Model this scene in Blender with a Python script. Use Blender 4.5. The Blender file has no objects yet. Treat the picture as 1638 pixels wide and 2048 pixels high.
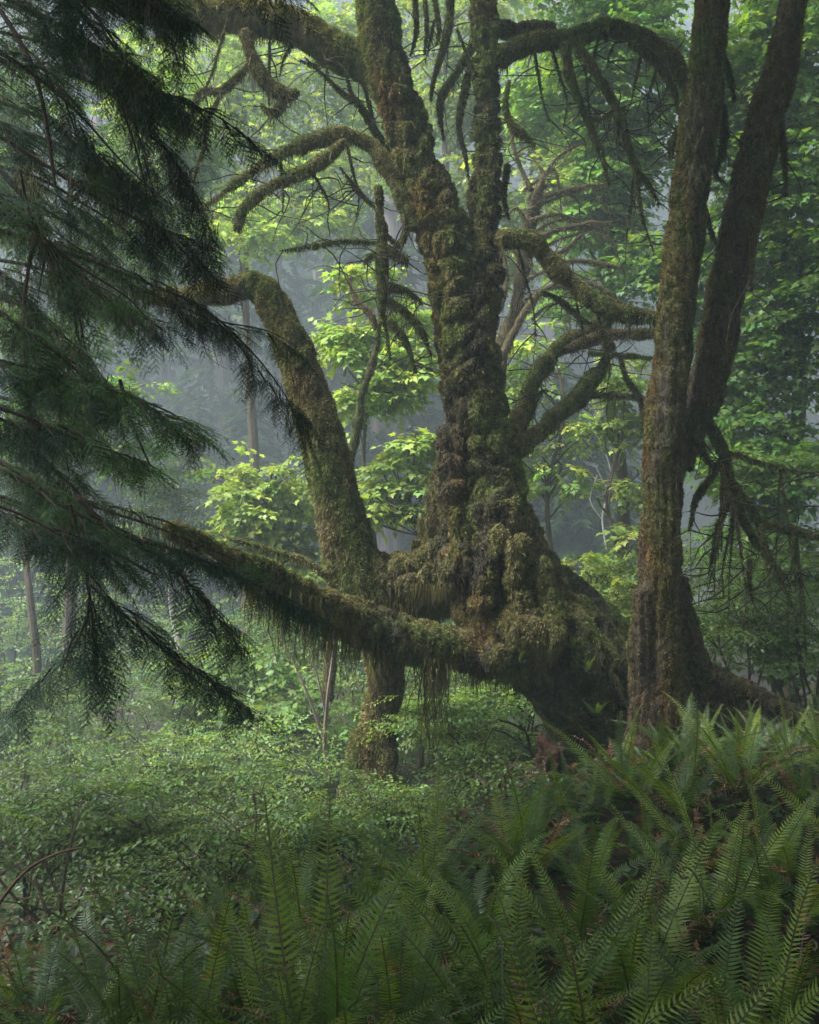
import bpy, math, random
import numpy as np
from mathutils import Vector, Matrix

# ------------------------------------------------------------------ camera, world, sun, exposure
SC = bpy.context.scene
COL = SC.collection
CAM_Z = 1.9
K = 2 * math.tan(math.radians(27.5)) / 2048.0
cam_d = bpy.data.cameras.new('camera')
cam = bpy.data.objects.new('camera', cam_d); COL.objects.link(cam)
cam.location = (0, 0, CAM_Z); cam.rotation_euler = (math.radians(90), 0, 0)
cam_d.sensor_fit = 'VERTICAL'; cam_d.sensor_height = 36
cam_d.lens = 36 / (2 * math.tan(math.radians(27.5)))
cam_d.clip_end = 500; cam_d.clip_start = 0.05
SC.camera = cam

SUN_EL, SUN_AZ = math.radians(56), math.radians(-108)      # sun high, behind the trees and to the left
w = bpy.data.worlds.new('World'); SC.world = w; w.use_nodes = True
nt = w.node_tree; bg = nt.nodes['Background']
sky = nt.nodes.new('ShaderNodeTexSky'); sky.sky_type = 'NISHITA'; sky.sun_disc = False
sky.sun_elevation = SUN_EL; sky.sun_rotation = SUN_AZ
sky.dust_density = 4.0; sky.air_density = 1.0
hs_ = nt.nodes.new('ShaderNodeHueSaturation'); hs_.inputs['Saturation'].default_value = .30      # overcast: nearly white
nt.links.new(sky.outputs[0], hs_.inputs['Color']); nt.links.new(hs_.outputs[0], bg.inputs[0]); bg.inputs[1].default_value = 0.085
sl = bpy.data.lights.new('sun', 'SUN'); sl.energy = 3.6; sl.angle = math.radians(25); sl.color = (1, .95, .86)
so = bpy.data.objects.new('sun', sl); COL.objects.link(so)
sdir = Vector((math.sin(SUN_AZ) * math.cos(SUN_EL), math.cos(SUN_AZ) * math.cos(SUN_EL), math.sin(SUN_EL)))
so.rotation_euler = sdir.to_track_quat('Z', 'Y').to_euler(); so.location = (0, 0, 20)
SC.view_settings.view_transform = 'Standard'; SC.view_settings.look = 'None'
SC.view_settings.exposure = 2.12; SC.view_settings.gamma = 1.0
cy = SC.cycles
cy.max_bounces = 6; cy.diffuse_bounces = 3; cy.glossy_bounces = 2; cy.transmission_bounces = 4
cy.volume_bounces = 1; cy.use_denoising = True; cy.transparent_max_bounces = 4
HAZE = 0.0074

# ------------------------------------------------------------------ maths helpers
rng = np.random.default_rng(7); random.seed(7)

def P(px, py, d):
    return np.array([(px - 819) * K * d, d, CAM_Z - (py - 1024) * K * d])

def _hash(ix, iy, iz, s):
    h = (ix.astype(np.int64) * 374761393 + iy.astype(np.int64) * 668265263 + iz.astype(np.int64) * 2147483647 + s * 974711) & 0x7fffffff
    h = ((h ^ (h >> 13)) * 1274126177) & 0x7fffffff
    h = (h ^ (h >> 16)) & 0xffffff
    return h / float(0xffffff)

def vnoise(p, s=0):
    f = np.floor(p); t = p - f; t = t * t * (3 - 2 * t); i = f.astype(np.int64)
    r = 0
    for dx in (0, 1):
        for dy in (0, 1):
            for dz in (0, 1):
                wgt = (t[:, 0] if dx else 1 - t[:, 0]) * (t[:, 1] if dy else 1 - t[:, 1]) * (t[:, 2] if dz else 1 - t[:, 2])
                r = r + wgt * _hash(i[:, 0] + dx, i[:, 1] + dy, i[:, 2] + dz, s)
    return r

def fbm(p, s=0, o=4):
    a, r, n = .5, 0, 0
    for k in range(o):
        r = r + a * vnoise(p * 2 ** k, s + k * 17); n += a; a *= .5
    return r / n

def worley(p, s=0):
    f = np.floor(p).astype(np.int64); best = np.full(len(p), 9.)
    for dx in (-1, 0, 1):
        for dy in (-1, 0, 1):
            for dz in (-1, 0, 1):
                c = f + (dx, dy, dz)
                q = np.stack([c[:, j] + _hash(c[:, 0], c[:, 1], c[:, 2], s + 31 * j) for j in range(3)], 1)
                best = np.minimum(best, ((q - p) ** 2).sum(1))
    return np.sqrt(best)

def cushions(p, s=0):
    '''rounded cells with a crease between them'''
    f = np.floor(p).astype(np.int64); b1 = np.full(len(p), 9.); b2 = b1.copy()
    for dx in (-1, 0, 1):
        for dy in (-1, 0, 1):
            for dz in (-1, 0, 1):
                c = f + (dx, dy, dz)
                q = np.stack([c[:, j] + _hash(c[:, 0], c[:, 1], c[:, 2], s + 31 * j) for j in range(3)], 1)
                d = ((q - p) ** 2).sum(1); b2 = np.minimum(b2, np.maximum(b1, d)); b1 = np.minimum(b1, d)
    b1, b2 = np.sqrt(b1), np.sqrt(b2)
    return np.sqrt(np.clip(1 - (b1 / 1.05) ** 2, 0, 1)) * sstep(-.05, .30, b2 - b1)

def sstep(a, b, x):
    t = np.clip((x - a) / (b - a), 0, 1); return t * t * (3 - 2 * t)

def ground_z(x, y):
    x = np.asarray(x, float); y = np.asarray(y, float)
    left = sstep(2.2, -1.2, x)
    z = -0.05 - 1.1 * left * sstep(4.5, 10, y) + 0.10 * np.clip(x, -3, 5) * sstep(2, 8, y)
    z = z - 0.30 * sstep(1.0, -1.0, x) * sstep(2.8, 5, y)
    z = z - 0.35 * sstep(6, 9, y) * (1 - left) - 1.2 * sstep(9, 15, y) * (1 - left)
    z = z - .5 * sstep(11, 20, y)
    z = z + 52 * np.clip((y - 44) / 34, 0, 1) ** 1.15
    p = np.stack([x * .6, y * .6, np.zeros_like(x)], -1).reshape(-1, 3)
    z = z + (fbm(p, 5, 3).reshape(x.shape) - .5) * .25
    return z

def norm(v):
    return v / np.maximum(np.linalg.norm(v, axis=-1, keepdims=True), 1e-9)

def frames(yd, up=None, roll=None):
    """rotation matrices whose local Y points along yd and local Z is near up"""
    yd = norm(yd)
    if up is None: up = np.tile([0, 0, 1.], (len(yd), 1))
    x = norm(np.cross(yd, up)); z = np.cross(x, yd)
    if roll is not None:
        c, s = np.cos(roll)[:, None], np.sin(roll)[:, None]
        x, z = x * c + z * s, z * c - x * s
    return np.stack([x, yd, z], 2)

class Acc:
    """collects triangles and one colour per vertex for ONE mesh"""
    def __init__(s): s.v, s.f, s.c, s.m, s.n = [], [], [], [], 0
    def add(s, v, f, c, m=0):
        v = np.asarray(v, np.float32); f = np.asarray(f, np.int32)
        if len(v) == 0: return
        c = np.asarray(c, np.float32)
        if c.ndim == 1: c = np.tile(c, (len(v), 1))
        s.v.append(v); s.f.append(f + s.n); s.c.append(c); s.m.append(np.full(len(f), m, np.int32)); s.n += len(v)
    def inst(s, proto, R, T, S, c, m=0):
        """copies of proto (v, f[, colour factor]) into this one mesh"""
        pv, pf = proto[0], proto[1]
        k, n = len(T), len(pv)
        if k == 0: return
        S = np.broadcast_to(S, (k,))
        v = np.einsum('kij,nj->kni', R, pv) * S[:, None, None] + T[:, None, :]
        f = pf[None] + (np.arange(k) * n)[:, None, None]
        c = np.repeat(np.asarray(c)[:, None, :], n, 1)
        if len(proto) > 2: c = c * proto[2][None, :, :]
        s.add(v.reshape(-1, 3), f.reshape(-1, 3), c.reshape(-1, 3), m)
    def mesh(s, name, mats, smooth=False, smooth_m=None):
        v = np.concatenate(s.v); f = np.concatenate(s.f); c = np.concatenate(s.c); m = np.concatenate(s.m)
        me = bpy.data.meshes.new(name)
        me.vertices.add(len(v)); me.vertices.foreach_set('co', v.ravel())
        me.loops.add(len(f) * 3); me.loops.foreach_set('vertex_index', f.ravel())
        me.polygons.add(len(f)); me.polygons.foreach_set('loop_start', np.arange(0, len(f) * 3, 3, dtype=np.int32))
        me.polygons.foreach_set('material_index', m)
        sm = np.zeros(len(f), bool)
        if smooth: sm[:] = True
        if smooth_m is not None: sm = m == smooth_m
        me.polygons.foreach_set('use_smooth', sm)
        a = me.color_attributes.new('Col', 'FLOAT_COLOR', 'POINT')
        a.data.foreach_set('color', np.concatenate([np.clip(c, 0, 1), np.ones((len(c), 1), np.float32)], 1).astype(np.float32).ravel())
        for mt in (mats if isinstance(mats, (list, tuple)) else [mats]): me.materials.append(mt)
        me.update(calc_edges=True); me.validate()
        return me
    def obj(s, name, mats, parent=None, **kw):
        return link(name, s.mesh(name, mats, **kw), parent)

def link(name, me, parent=None):
    o = bpy.data.objects.new(name, me); COL.objects.link(o)
    if parent is not None:
        o.parent = parent
        o.matrix_parent_inverse = Matrix.Translation(-Vector(parent.location))
    return o

def thing(name, label, cat, loc, group=None):
    o = bpy.data.objects.new(name, None); COL.objects.link(o); o.location = [float(a) for a in loc]
    o.empty_display_size = .2
    o['label'] = label; o['category'] = cat
    if group: o['group'] = group
    return o

# ------------------------------------------------------------------ materials
def new_mat(name):
    m = bpy.data.materials.new(name); m.use_nodes = True; m.node_tree.nodes.clear(); return m

def leaf_mat(name, trans=.4, gloss=.05, rough=.45, gcol=(.8, .9, 1, 1)):
    m = new_mat(name); t = m.node_tree; N = t.nodes.new; L = t.links.new
    out = N('ShaderNodeOutputMaterial'); at = N('ShaderNodeVertexColor'); at.layer_name = 'Col'
    geo = N('ShaderNodeTexCoord'); no = N('ShaderNodeTexNoise'); no.inputs['Scale'].default_value = 30
    L(geo.outputs['Object'], no.inputs['Vector'])
    mr = N('ShaderNodeMapRange'); mr.inputs['To Min'].default_value = .78; mr.inputs['To Max'].default_value = 1.22
    L(no.outputs['Fac'], mr.inputs['Value'])
    mul = N('ShaderNodeVectorMath'); mul.operation = 'SCALE'; L(at.outputs['Color'], mul.inputs[0]); L(mr.outputs[0], mul.inputs['Scale'])
    d = N('ShaderNodeBsdfDiffuse'); tr = N('ShaderNodeBsdfTranslucent'); g = N('ShaderNodeBsdfGlossy')
    tint = N('ShaderNodeVectorMath'); tint.operation = 'MULTIPLY'; tint.inputs[1].default_value = (1.3, 1.25, .55)
    L(mul.outputs[0], d.inputs[0]); L(mul.outputs[0], tint.inputs[0]); L(tint.outputs[0], tr.inputs[0])
    g.inputs['Roughness'].default_value = rough; g.inputs['Color'].default_value = gcol
    a = N('ShaderNodeMixShader'); a.inputs[0].default_value = trans; L(d.outputs[0], a.inputs[1]); L(tr.outputs[0], a.inputs[2])
    b = N('ShaderNodeMixShader'); b.inputs[0].default_value = gloss; L(a.outputs[0], b.inputs[1]); L(g.outputs[0], b.inputs[2])
    L(b.outputs[0], out.inputs[0]); return m

def bark_mat(name, scale=60, bump=.6, stretch=(1, 1, .25), contrast=(.55, 1.5)):
    m = new_mat(name); t = m.node_tree; N = t.nodes.new; L = t.links.new
    out = N('ShaderNodeOutputMaterial'); at = N('ShaderNodeVertexColor'); at.layer_name = 'Col'
    tc = N('ShaderNodeTexCoord'); mp = N('ShaderNodeMapping'); mp.inputs['Scale'].default_value = stretch
    no = N('ShaderNodeTexNoise'); no.inputs['Scale'].default_value = scale; no.inputs['Detail'].default_value = 6; no.inputs['Roughness'].default_value = .7
    L(tc.outputs['Object'], mp.inputs[0]); L(mp.outputs[0], no.inputs['Vector'])
    mr = N('ShaderNodeMapRange'); mr.inputs['From Min'].default_value = .3; mr.inputs['From Max'].default_value = .7
    mr.inputs['To Min'].default_value = contrast[0]; mr.inputs['To Max'].default_value = contrast[1]
    L(no.outputs['Fac'], mr.inputs['Value'])
    mul = N('ShaderNodeVectorMath'); mul.operation = 'SCALE'; L(at.outputs['Color'], mul.inputs[0]); L(mr.outputs[0], mul.inputs['Scale'])
    bs = N('ShaderNodeBsdfPrincipled'); bs.inputs['Roughness'].default_value = .95; bs.inputs['Specular IOR Level'].default_value = .15
    L(mul.outputs[0], bs.inputs['Base Color'])
    bu = N('ShaderNodeBump'); bu.inputs['Strength'].default_value = bump; bu.inputs['Distance'].default_value = .02
    L(no.outputs['Fac'], bu.inputs['Height']); L(bu.outputs[0], bs.inputs['Normal'])
    L(bs.outputs[0], out.inputs[0]); return m

M_LEAF = leaf_mat('maple_leaf', .5, .025)
M_FAR = leaf_mat('far_foliage', .35, .0)
M_FERN = leaf_mat('fern_blade', .4, .035, .4)
M_NEEDLE = leaf_mat('hemlock_needle', .15, .015, .5)
M_MOSS = leaf_mat('moss', .22, .0)
M_DEAD = leaf_mat('dead_frond', .15, .08, .4)
M_BARK = bark_mat('mossy_bark')
M_RED = bark_mat('fibrous_bark', 14, .8, (1, 1, .06))
M_TWIG = bark_mat('twig_bark', 80, .3)
M_SOIL = bark_mat('forest_soil', 9, .8, (1, 1, 1))

# palettes (linear base colours)
OLIVE = np.array([.195, .190, .090]); GREEN = np.array([.135, .170, .062]); RUST = np.array([.215, .130, .060])
TAN = np.array([.200, .165, .105]); BARKC = np.array([.050, .042, .042]); DARKM = np.array([.045, .055, .028])

def moss_colour(p, rust=None, s=3):
    n1 = fbm(p * 2.2, s, 3); n2 = fbm(p * 7.0, s + 9, 3); n3 = vnoise(p * 40, s + 20)
    a = sstep(.40, .56, n1)[:, None]; b = sstep(.52, .70, n2)[:, None]
    c = OLIVE * (1 - a) + GREEN * a
    c = c * (1 - b * .6) + TAN * b * .6
    if rust is not None:
        r = np.clip(rust + (n2 - .5) * .8 * (rust > .12), 0, 1)[:, None]; c = c * (1 - r) + RUST * r
    return c * (0.5 + 1.0 * n3)[:, None]

# ------------------------------------------------------------------ shape helpers
def catmull(pts, step):
    pts = np.asarray(pts, float); n = len(pts); out = []
    for i in range(n - 1):
        p0, p1, p2, p3 = pts[max(i - 1, 0)], pts[i], pts[i + 1], pts[min(i + 2, n - 1)]
        m = max(2, int(np.linalg.norm((p2 - p1)[:3]) / step))
        for t in np.arange(m) / m:
            out.append(.5 * (2 * p1 + (p2 - p0) * t + (2 * p0 - 5 * p1 + 4 * p2 - p3) * t * t + (3 * p1 - p0 - 3 * p2 + p3) * t ** 3))
    out.append(pts[-1]); return np.array(out)

def px_path(pts, d=None, step=.06):
    """(px, py, r_px[, depth]) -> world points with a radius in metres"""
    a = []
    for q in pts:
        dd = q[3] if len(q) > 3 else d
        a.append([*P(q[0], q[1], dd), q[2] * K * dd])
    return catmull(a, step)

def tube(path, seg=10, cap=True):
    p = path[:, :3]; r = path[:, 3]
    t = norm(np.gradient(p, axis=0)); up = np.array([0, 1., 0.01])
    x = norm(np.cross(t, up)); z = np.cross(x, t)
    a = np.linspace(0, 2 * math.pi, seg, endpoint=False)
    v = p[:, None] + r[:, None, None] * (x[:, None] * np.cos(a)[None, :, None] + z[:, None] * np.sin(a)[None, :, None])
    n = len(p); v = v.reshape(-1, 3); f = []
    i = np.arange(n - 1)[:, None] * seg; j = np.arange(seg)[None]; j2 = (j + 1) % seg
    A, B, C_, D = i + j, i + j2, i + seg + j2, i + seg + j
    f = np.concatenate([np.stack([A, B, C_], -1).reshape(-1, 3), np.stack([A, C_, D], -1).reshape(-1, 3)])
    if cap:
        v = np.concatenate([v, p[:1] - t[:1] * r[0] * .5, p[-1:] + t[-1:] * r[-1] * .5])
        k = n * seg; jj = np.arange(seg); j3 = (jj + 1) % seg
        f = np.concatenate([f, np.stack([jj * 0 + k, j3, jj], 1), np.stack([jj * 0 + k + 1, (n - 1) * seg + jj, (n - 1) * seg + j3], 1)])
    a_, b_, c_ = v[f[:, 0]], v[f[:, 1]], v[f[:, 2]]; mid = np.repeat(p, 1, 0)
    if (np.cross(b_[0] - a_[0], c_[0] - a_[0]) * ((a_[0] + b_[0] + c_[0]) / 3 - (p[0] + p[1]) / 2)).sum() < 0: f = f[:, ::-1]
    return v, f

def ball(c, r, n=12):
    th = np.linspace(0, math.pi, n); ph = np.linspace(0, 2 * math.pi, n * 2, endpoint=False)
    v = np.array([[math.sin(a) * math.cos(b), math.sin(a) * math.sin(b), math.cos(a)] for a in th for b in ph]) * np.asarray(r) + np.asarray(c)
    f = []
    m = n * 2
    for i in range(n - 1):
        for j in range(m):
            a, b, c2, d = i * m + j, i * m + (j + 1) % m, (i + 1) * m + (j + 1) % m, (i + 1) * m + j
            f += [[a, d, c2], [a, c2, b]]
    return v, np.array(f)

def fuse(pieces, voxel, smooth=10):
    """one continuous skin over overlapping tubes"""
    a = Acc()
    for v, f in pieces: a.add(v, f, (0, 0, 0))
    o = a.obj('fuse_temp', [])
    m = o.modifiers.new('r', 'REMESH'); m.mode = 'VOXEL'; m.voxel_size = voxel; m.adaptivity = 0
    s = o.modifiers.new('s', 'SMOOTH'); s.factor = .5; s.iterations = smooth
    dg = bpy.context.evaluated_depsgraph_get(); me = bpy.data.meshes.new_from_object(o.evaluated_get(dg))
    me.calc_loop_triangles()
    n = len(me.vertices); v = np.empty(n * 3, np.float32); me.vertices.foreach_get('co', v)
    f = np.empty(len(me.loop_triangles) * 3, np.int32); me.loop_triangles.foreach_get('vertices', f)
    bpy.data.objects.remove(o, do_unlink=True); bpy.data.meshes.remove(me)
    return v.reshape(-1, 3).astype(float), f.reshape(-1, 3)

def vnormals(v, f):
    fn = np.cross(v[f[:, 1]] - v[f[:, 0]], v[f[:, 2]] - v[f[:, 0]])
    n = np.zeros_like(v)
    for k in range(3):
        for j in range(3): n[:, j] += np.bincount(f[:, k], fn[:, j], len(v))
    return norm(n)

def sample(v, f, density, keep=None):
    fn = np.cross(v[f[:, 1]] - v[f[:, 0]], v[f[:, 2]] - v[f[:, 0]]); ar = np.linalg.norm(fn, axis=1) / 2
    fnn = norm(fn); wt = ar.copy()
    if keep is not None: wt = wt * keep(v[f].mean(1), fnn)
    n = int(wt.sum() * density)
    i = rng.choice(len(f), n, p=wt / wt.sum())
    a, b = rng.random(n), rng.random(n); s = a + b > 1; a[s], b[s] = 1 - a[s], 1 - b[s]
    p = v[f[i, 0]] + (v[f[i, 1]] - v[f[i, 0]]) * a[:, None] + (v[f[i, 2]] - v[f[i, 0]]) * b[:, None]
    return p, fnn[i]

def face_keep(c, n):
    """full density on the sides that can be seen from around the camera, thin on the far side"""
    view = norm(np.array([0, 0, CAM_Z]) - c)
    return .15 + .85 * sstep(-.35, .0, (n * view).sum(1))

def tufts(acc, p, n, length, width, col, down=.5, jit=.5, m=0):
    k = len(p)
    d = norm(n * .75 + np.array([0, 0, -1]) * np.reshape(np.broadcast_to(down, (k,)), (k, 1)) + rng.normal(0, jit, (k, 3)))
    side = norm(np.cross(d, rng.normal(0, 1, (k, 3))))
    L = (length * (0.6 + .8 * rng.random(k)))[:, None]; W = (width * (.6 + .8 * rng.random(k)))[:, None]
    b = p - n * .004
    v = np.stack([b - side * W, b + side * W, b + d * L], 1).reshape(-1, 3)
    f = np.arange(k * 3).reshape(-1, 3)
    acc.add(v, f, np.repeat(col, 3, 0), m)

def strands(acc, p, length, width, col, sway=.12, segs=5, m=0):
    """thin hanging ribbons of moss, one per point"""
    k = len(p); 
    if k == 0: return
    az = rng.random(k) * 2 * math.pi; side = np.stack([np.cos(az), np.sin(az) * .6, np.zeros(k)], 1)
    cur = p.copy(); V = []
    dr = rng.normal(0, sway, (k, 3)); dr[:, 2] = 0
    for s in range(segs + 1):
        w_ = width * (1 - .8 * s / segs) * (.7 + .6 * rng.random(k))
        V += [cur - side * w_[:, None], cur + side * w_[:, None]]
        st = (length / segs)[:, None] * norm(np.array([0, 0, -1.]) + dr * (1.2 - s / segs) + rng.normal(0, .22, (k, 3)) * [1, 1, 0])
        cur = cur + st
    n = (segs + 1) * 2; v = np.stack(V, 1).reshape(-1, 3)
    pf = []
    for s in range(segs):
        a = s * 2; pf += [[a, a + 1, a + 3], [a, a + 3, a + 2]]
    f = np.array(pf)[None] + (np.arange(k) * n)[:, None, None]
    acc.add(v, f.reshape(-1, 3), np.repeat(col, n, 0), m)

# leaf prototypes -----------------------------------------------------
def maple_leaf():
    h = [(.10, -.02), (.42, -.06), (.30, .16), (.62, .42), (.34, .44), (.22, .60), (0, 1.0)]
    o = h + [(-x, y) for x, y in h[-2::-1]]
    v = [(0, .32)] + o; v = np.array([(x, y, .10 * abs(x) - .22 * y * y - .12 * x * x) for x, y in v])
    n = len(o); f = np.array([(0, 1 + i, 1 + (i + 1) % n) for i in range(n)])
    return v, f
def small_leaf():
    v = np.array([(0, 0, 0), (.30, .28, .05), (.27, .62, .03), (0, 1, -.1), (-.27, .62, .03), (-.30, .28, .05)])
    f = np.array([(0, 1, 2), (0, 2, 3), (0, 3, 4), (0, 4, 5)]); return v, f
ML, SL = maple_leaf(), small_leaf()

def spray_proto(leaf, length, nl, ls, droop, seed, stem=True):
    """a twig with opposite leaves, lying flat and drooping at its end"""
    r = np.random.default_rng(seed); V, F, Cc, n = [], [], [], 0
    def add(v, f, c):
        nonlocal n
        V.append(v); F.append(f + n); Cc.append(np.tile(c, (len(v), 1))); n += len(v)
    pts = np.array([(length * .06 * math.sin(3 * t + seed), length * t, -droop * length * t * t) for t in np.linspace(0, 1, 6)])
    if stem:
        for i in range(5):
            a, b = pts[i], pts[i + 1]; w_ = .006 * (1 - i / 6)
            add(np.array([a + (w_, 0, 0), a - (w_, 0, 0), b, a + (0, 0, w_)]), np.array([(0, 1, 2), (0, 2, 3)]), (.45, .3, .35))
    for i in range(nl):
        t = .25 + .75 * (i // 2) / max(1, (nl - 1) // 2); sgn = 1 if i % 2 else -1
        if i == nl - 1: sgn = 0
        q = np.array([np.interp(t, np.linspace(0, 1, 6), pts[:, k]) for k in range(3)])
        ang = sgn * r.uniform(.6, 1.3); d = np.array([math.sin(ang), math.cos(ang), -r.uniform(.05, .55)])
        q2 = q + d * ls * r.uniform(.4, .9)
        R = frames(norm(d + r.normal(0, .15, 3))[None], norm(np.array([[r.normal(0, .3), r.normal(0, .3), 1]])))[0]
        s = ls * r.uniform(.5, 1.25)
        add(leaf[0] @ R.T * s + q2, leaf[1], np.full(3, r.uniform(.75, 1.25)))
    return np.concatenate(V), np.concatenate(F), np.concatenate(Cc)
MSP = [spray_proto(ML, .36, 11, .10, .30, 10 + i) for i in range(5)]
SSP = [spray_proto(SL, .40, 15, .052, .12, 20 + i) for i in range(4)]
MSS = [spray_proto(ML, .40, 9, .085, .18, 40 + i) for i in range(4)]

def leaf_col(n, base, var=.25, hue=.12):
    b = np.asarray(base)[None] * (1 + rng.normal(0, var, (n, 1))).clip(.35, 1.9)
    h = rng.normal(0, hue, n); b = b * np.stack([1 + h, np.ones(n), 1 - h], 1)
    return b.clip(.003, .9)

def blob_sprays(acc, blobs, protos, base, size=1., flat=.35, tiers=True):
    """blobs: (centre, radii, count). Sprays lie in loose horizontal tiers, thicker in some clumps than in others."""
    for c, r, n in blobs:
        r = np.broadcast_to(r, (3,)); c = np.asarray(c, float)
        m = int(n * 2.2) + 8
        u = norm(rng.normal(0, 1, (m, 3))) * (rng.random(m) ** .42)[:, None]
        p = c + u * r
        if tiers:
            h = .28; lay = np.round(p[:, 2] / h + .35 * np.sin(p[:, 0] * 1.7 + p[:, 1])) * h
            p[:, 2] = p[:, 2] * .35 + lay * .65
        dn = fbm(p * (1.5), 77, 2); p = p[np.argsort(-(dn + rng.random(m) * .22))[:n]]
        k = len(p); az = rng.random(k) * 2 * math.pi
        out = norm((p - c) * [1, 1, .2] + 1e-4) * .7
        d = norm(np.stack([np.cos(az), np.sin(az), rng.normal(-.1, .2, k)], 1) + out)
        up = norm(np.stack([rng.normal(0, flat, k), rng.normal(0, flat, k), np.ones(k)], 1))
        R = frames(d, up); w = rng.integers(0, len(protos), k); S = size * (.6 + .75 * rng.random(k))
        colr = leaf_col(k, base) * (.8 + .5 * fbm(p * 1.1, 99, 2))[:, None]
        for i in range(len(protos)):
            s = w == i; acc.inst(protos[i], R[s], p[s], S[s], colr[s])

def ellip(px, py, rx, ry, d, n, rd=None):
    """a leaf mass named by its place in the photograph, at a real distance, with real depth"""
    return (P(px, py, d), (rx * K * d, rd if rd else max(rx, ry) * K * d * .8, ry * K * d), n)

# mossy branch as ONE mesh (bark + moss fuzz + short drapes) ----------
TWIGC = np.array([.055, .045, .035])
def mossy_branch(name, parent, path_px, d=None, dens=22000, tl=.019, drape=1.0, colour=None, twigs=7, drape_len=.14, dark=1.0, bumps=.25, label=None):
    path = px_path(path_px, d, .04)
    path[:, 3] *= .78 if path_px[-1][2] < 8 else .95
    n = fbm(path[:, :3] * 9, 4, 2); path[:, 3] *= 1 + bumps * 3.4 * (n - .5); path[:, 3] *= 1 - .45 * sstep(.55, 1, np.linspace(0, 1, len(path))) * (path_px[-1][2] < 8)
    path[:, :3] += (np.stack([vnoise(path[:, :3] * 5, k) for k in (1, 2, 3)], 1) - .5) * np.minimum(path[:, 3:4], .05) * 1.2
    path[:, 3] = np.maximum(path[:, 3], .004)
    v, f = tube(path, 10)
    nn = vnormals(v, f); v = v + nn * ((fbm(v * 14, 8, 3) - .5) * np.minimum(.7 * path[:, 3].mean(), .05))[:, None]
    a = Acc(); bc = (moss_colour(v) if colour is None else np.tile(colour, (len(v), 1)))
    a.add(v, f, bc * .55 * dark, 0)
    p, fn = sample(v, f, dens, face_keep)
    mc = (moss_colour(p) if colour is None else colour * (.7 + .6 * rng.random((len(p), 1)))) * dark
    under = sstep(.2, -.7, fn[:, 2])
    tufts(a, p, fn, tl * (1 + .8 * under), tl * .32, mc * (.55 + .9 * rng.random((len(p), 1))), .45 + under, .45, 1)
    if drape > 0:
        q, fn = sample(v, f, 900 * drape, lambda c, n: sstep(.1, -.6, n[:, 2]))
        cl = sstep(.42, .68, fbm(q * [7, 7, 0], 12, 2))
        L = drape_len * (.25 + 1.5 * cl * rng.random(len(q)) ** 1.5)
        mc = (moss_colour(q) if colour is None else np.tile(colour, (len(q), 1))) * dark
        strands(a, q, L, .0045, mc * .9, .1, 4, 1)
    if twigs:
        for i in range(twigs):
            j = rng.integers(len(path) // 4, len(path)); b = path[j]
            az = rng.uniform(0, 2 * math.pi); L = rng.uniform(.18, .75)
            dd = np.array([math.cos(az), math.sin(az) * .8, rng.uniform(-.7, .25)])
            q = [[*b[:3], .006]]
            for s in range(4):
                dd = norm(dd + rng.normal(0, .28, 3) + [0, 0, -.08]); q.append([*(np.array(q[-1][:3]) + dd * L / 4), .006 * (1 - s / 4.5)])
            tp = catmull(q, .05); tv, tf = tube(tp, 4, False); a.add(tv, tf, TWIGC * dark, 0)
            tpn = np.repeat(tp[:, :3], 7, 0); tufts(a, tpn, norm(rng.normal(0, 1, tpn.shape)), .014, .004, np.tile(mc[0] if len(mc) else OLIVE, (len(tpn), 1)), .5, .5, 1)
    o = a.obj(name, [M_BARK, M_MOSS], parent, smooth_m=0)
    if label: o['label'] = label
    return path

# ------------------------------------------------------------------ the setting: ground rising to a wooded hill
def build_ground():
    xs = np.concatenate([np.linspace(-75, -9, 40), np.linspace(-8.5, 8.5, 110), np.linspace(9, 75, 40)])
    ys = np.concatenate([np.linspace(-12, 1, 14), np.linspace(1.2, 16, 100), np.linspace(16.5, 95, 70)])
    X, Y = np.meshgrid(xs, ys); Z = ground_z(X, Y)
    v = np.stack([X, Y, Z], -1).reshape(-1, 3); nx = len(xs); i = np.arange(len(ys) - 1)[:, None] * nx + np.arange(nx - 1)[None]
    i = i.ravel(); f = np.concatenate([np.stack([i, i + 1, i + nx + 1], 1), np.stack([i, i + nx + 1, i + nx], 1)])
    c = np.array([.030, .024, .016]) * (1 - sstep(.4, .6, fbm(v * .8, 2, 3)))[:, None] + np.array([.030, .045, .014]) * sstep(.4, .6, fbm(v * .8, 2, 3))[:, None]
    a = Acc(); a.add(v, f, c); o = a.obj('ground', M_SOIL, smooth=True); o['kind'] = 'structure'
build_ground()

# ------------------------------------------------------------------ the big leaning bigleaf maple
D = 9.0
def tube_px(pts, d=None, step=.05, seg=14): return tube(px_path(pts, d, step), seg)

main = thing('mossy_maple', 'huge leaning maple with lumpy moss covered trunk and a low arm reaching left', 'tree', (*P(1190, 1500, D)[:2], -.6))
pieces = []
def T(pts, d=None, f=.92): pieces.append(tube_px([(q[0], q[1], q[2] * f, *q[3:]) for q in pts], d))
# main stem, top to base
T([(742, -60, 44), (752, 0, 44), (765, 100, 46), (797, 200, 46), (829, 300, 46), (864, 400, 49), (899, 500, 51), (921, 600, 58), (936, 700, 62), (950, 800, 65),
   (964, 900, 70), (982, 1000, 76), (1010, 1090, 88), (1035, 1190, 84), (1095, 1300, 92), (1160, 1400, 88), (1200, 1490, 90), (1215, 1570, 110), (1220, 1640, 130)], D)
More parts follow.
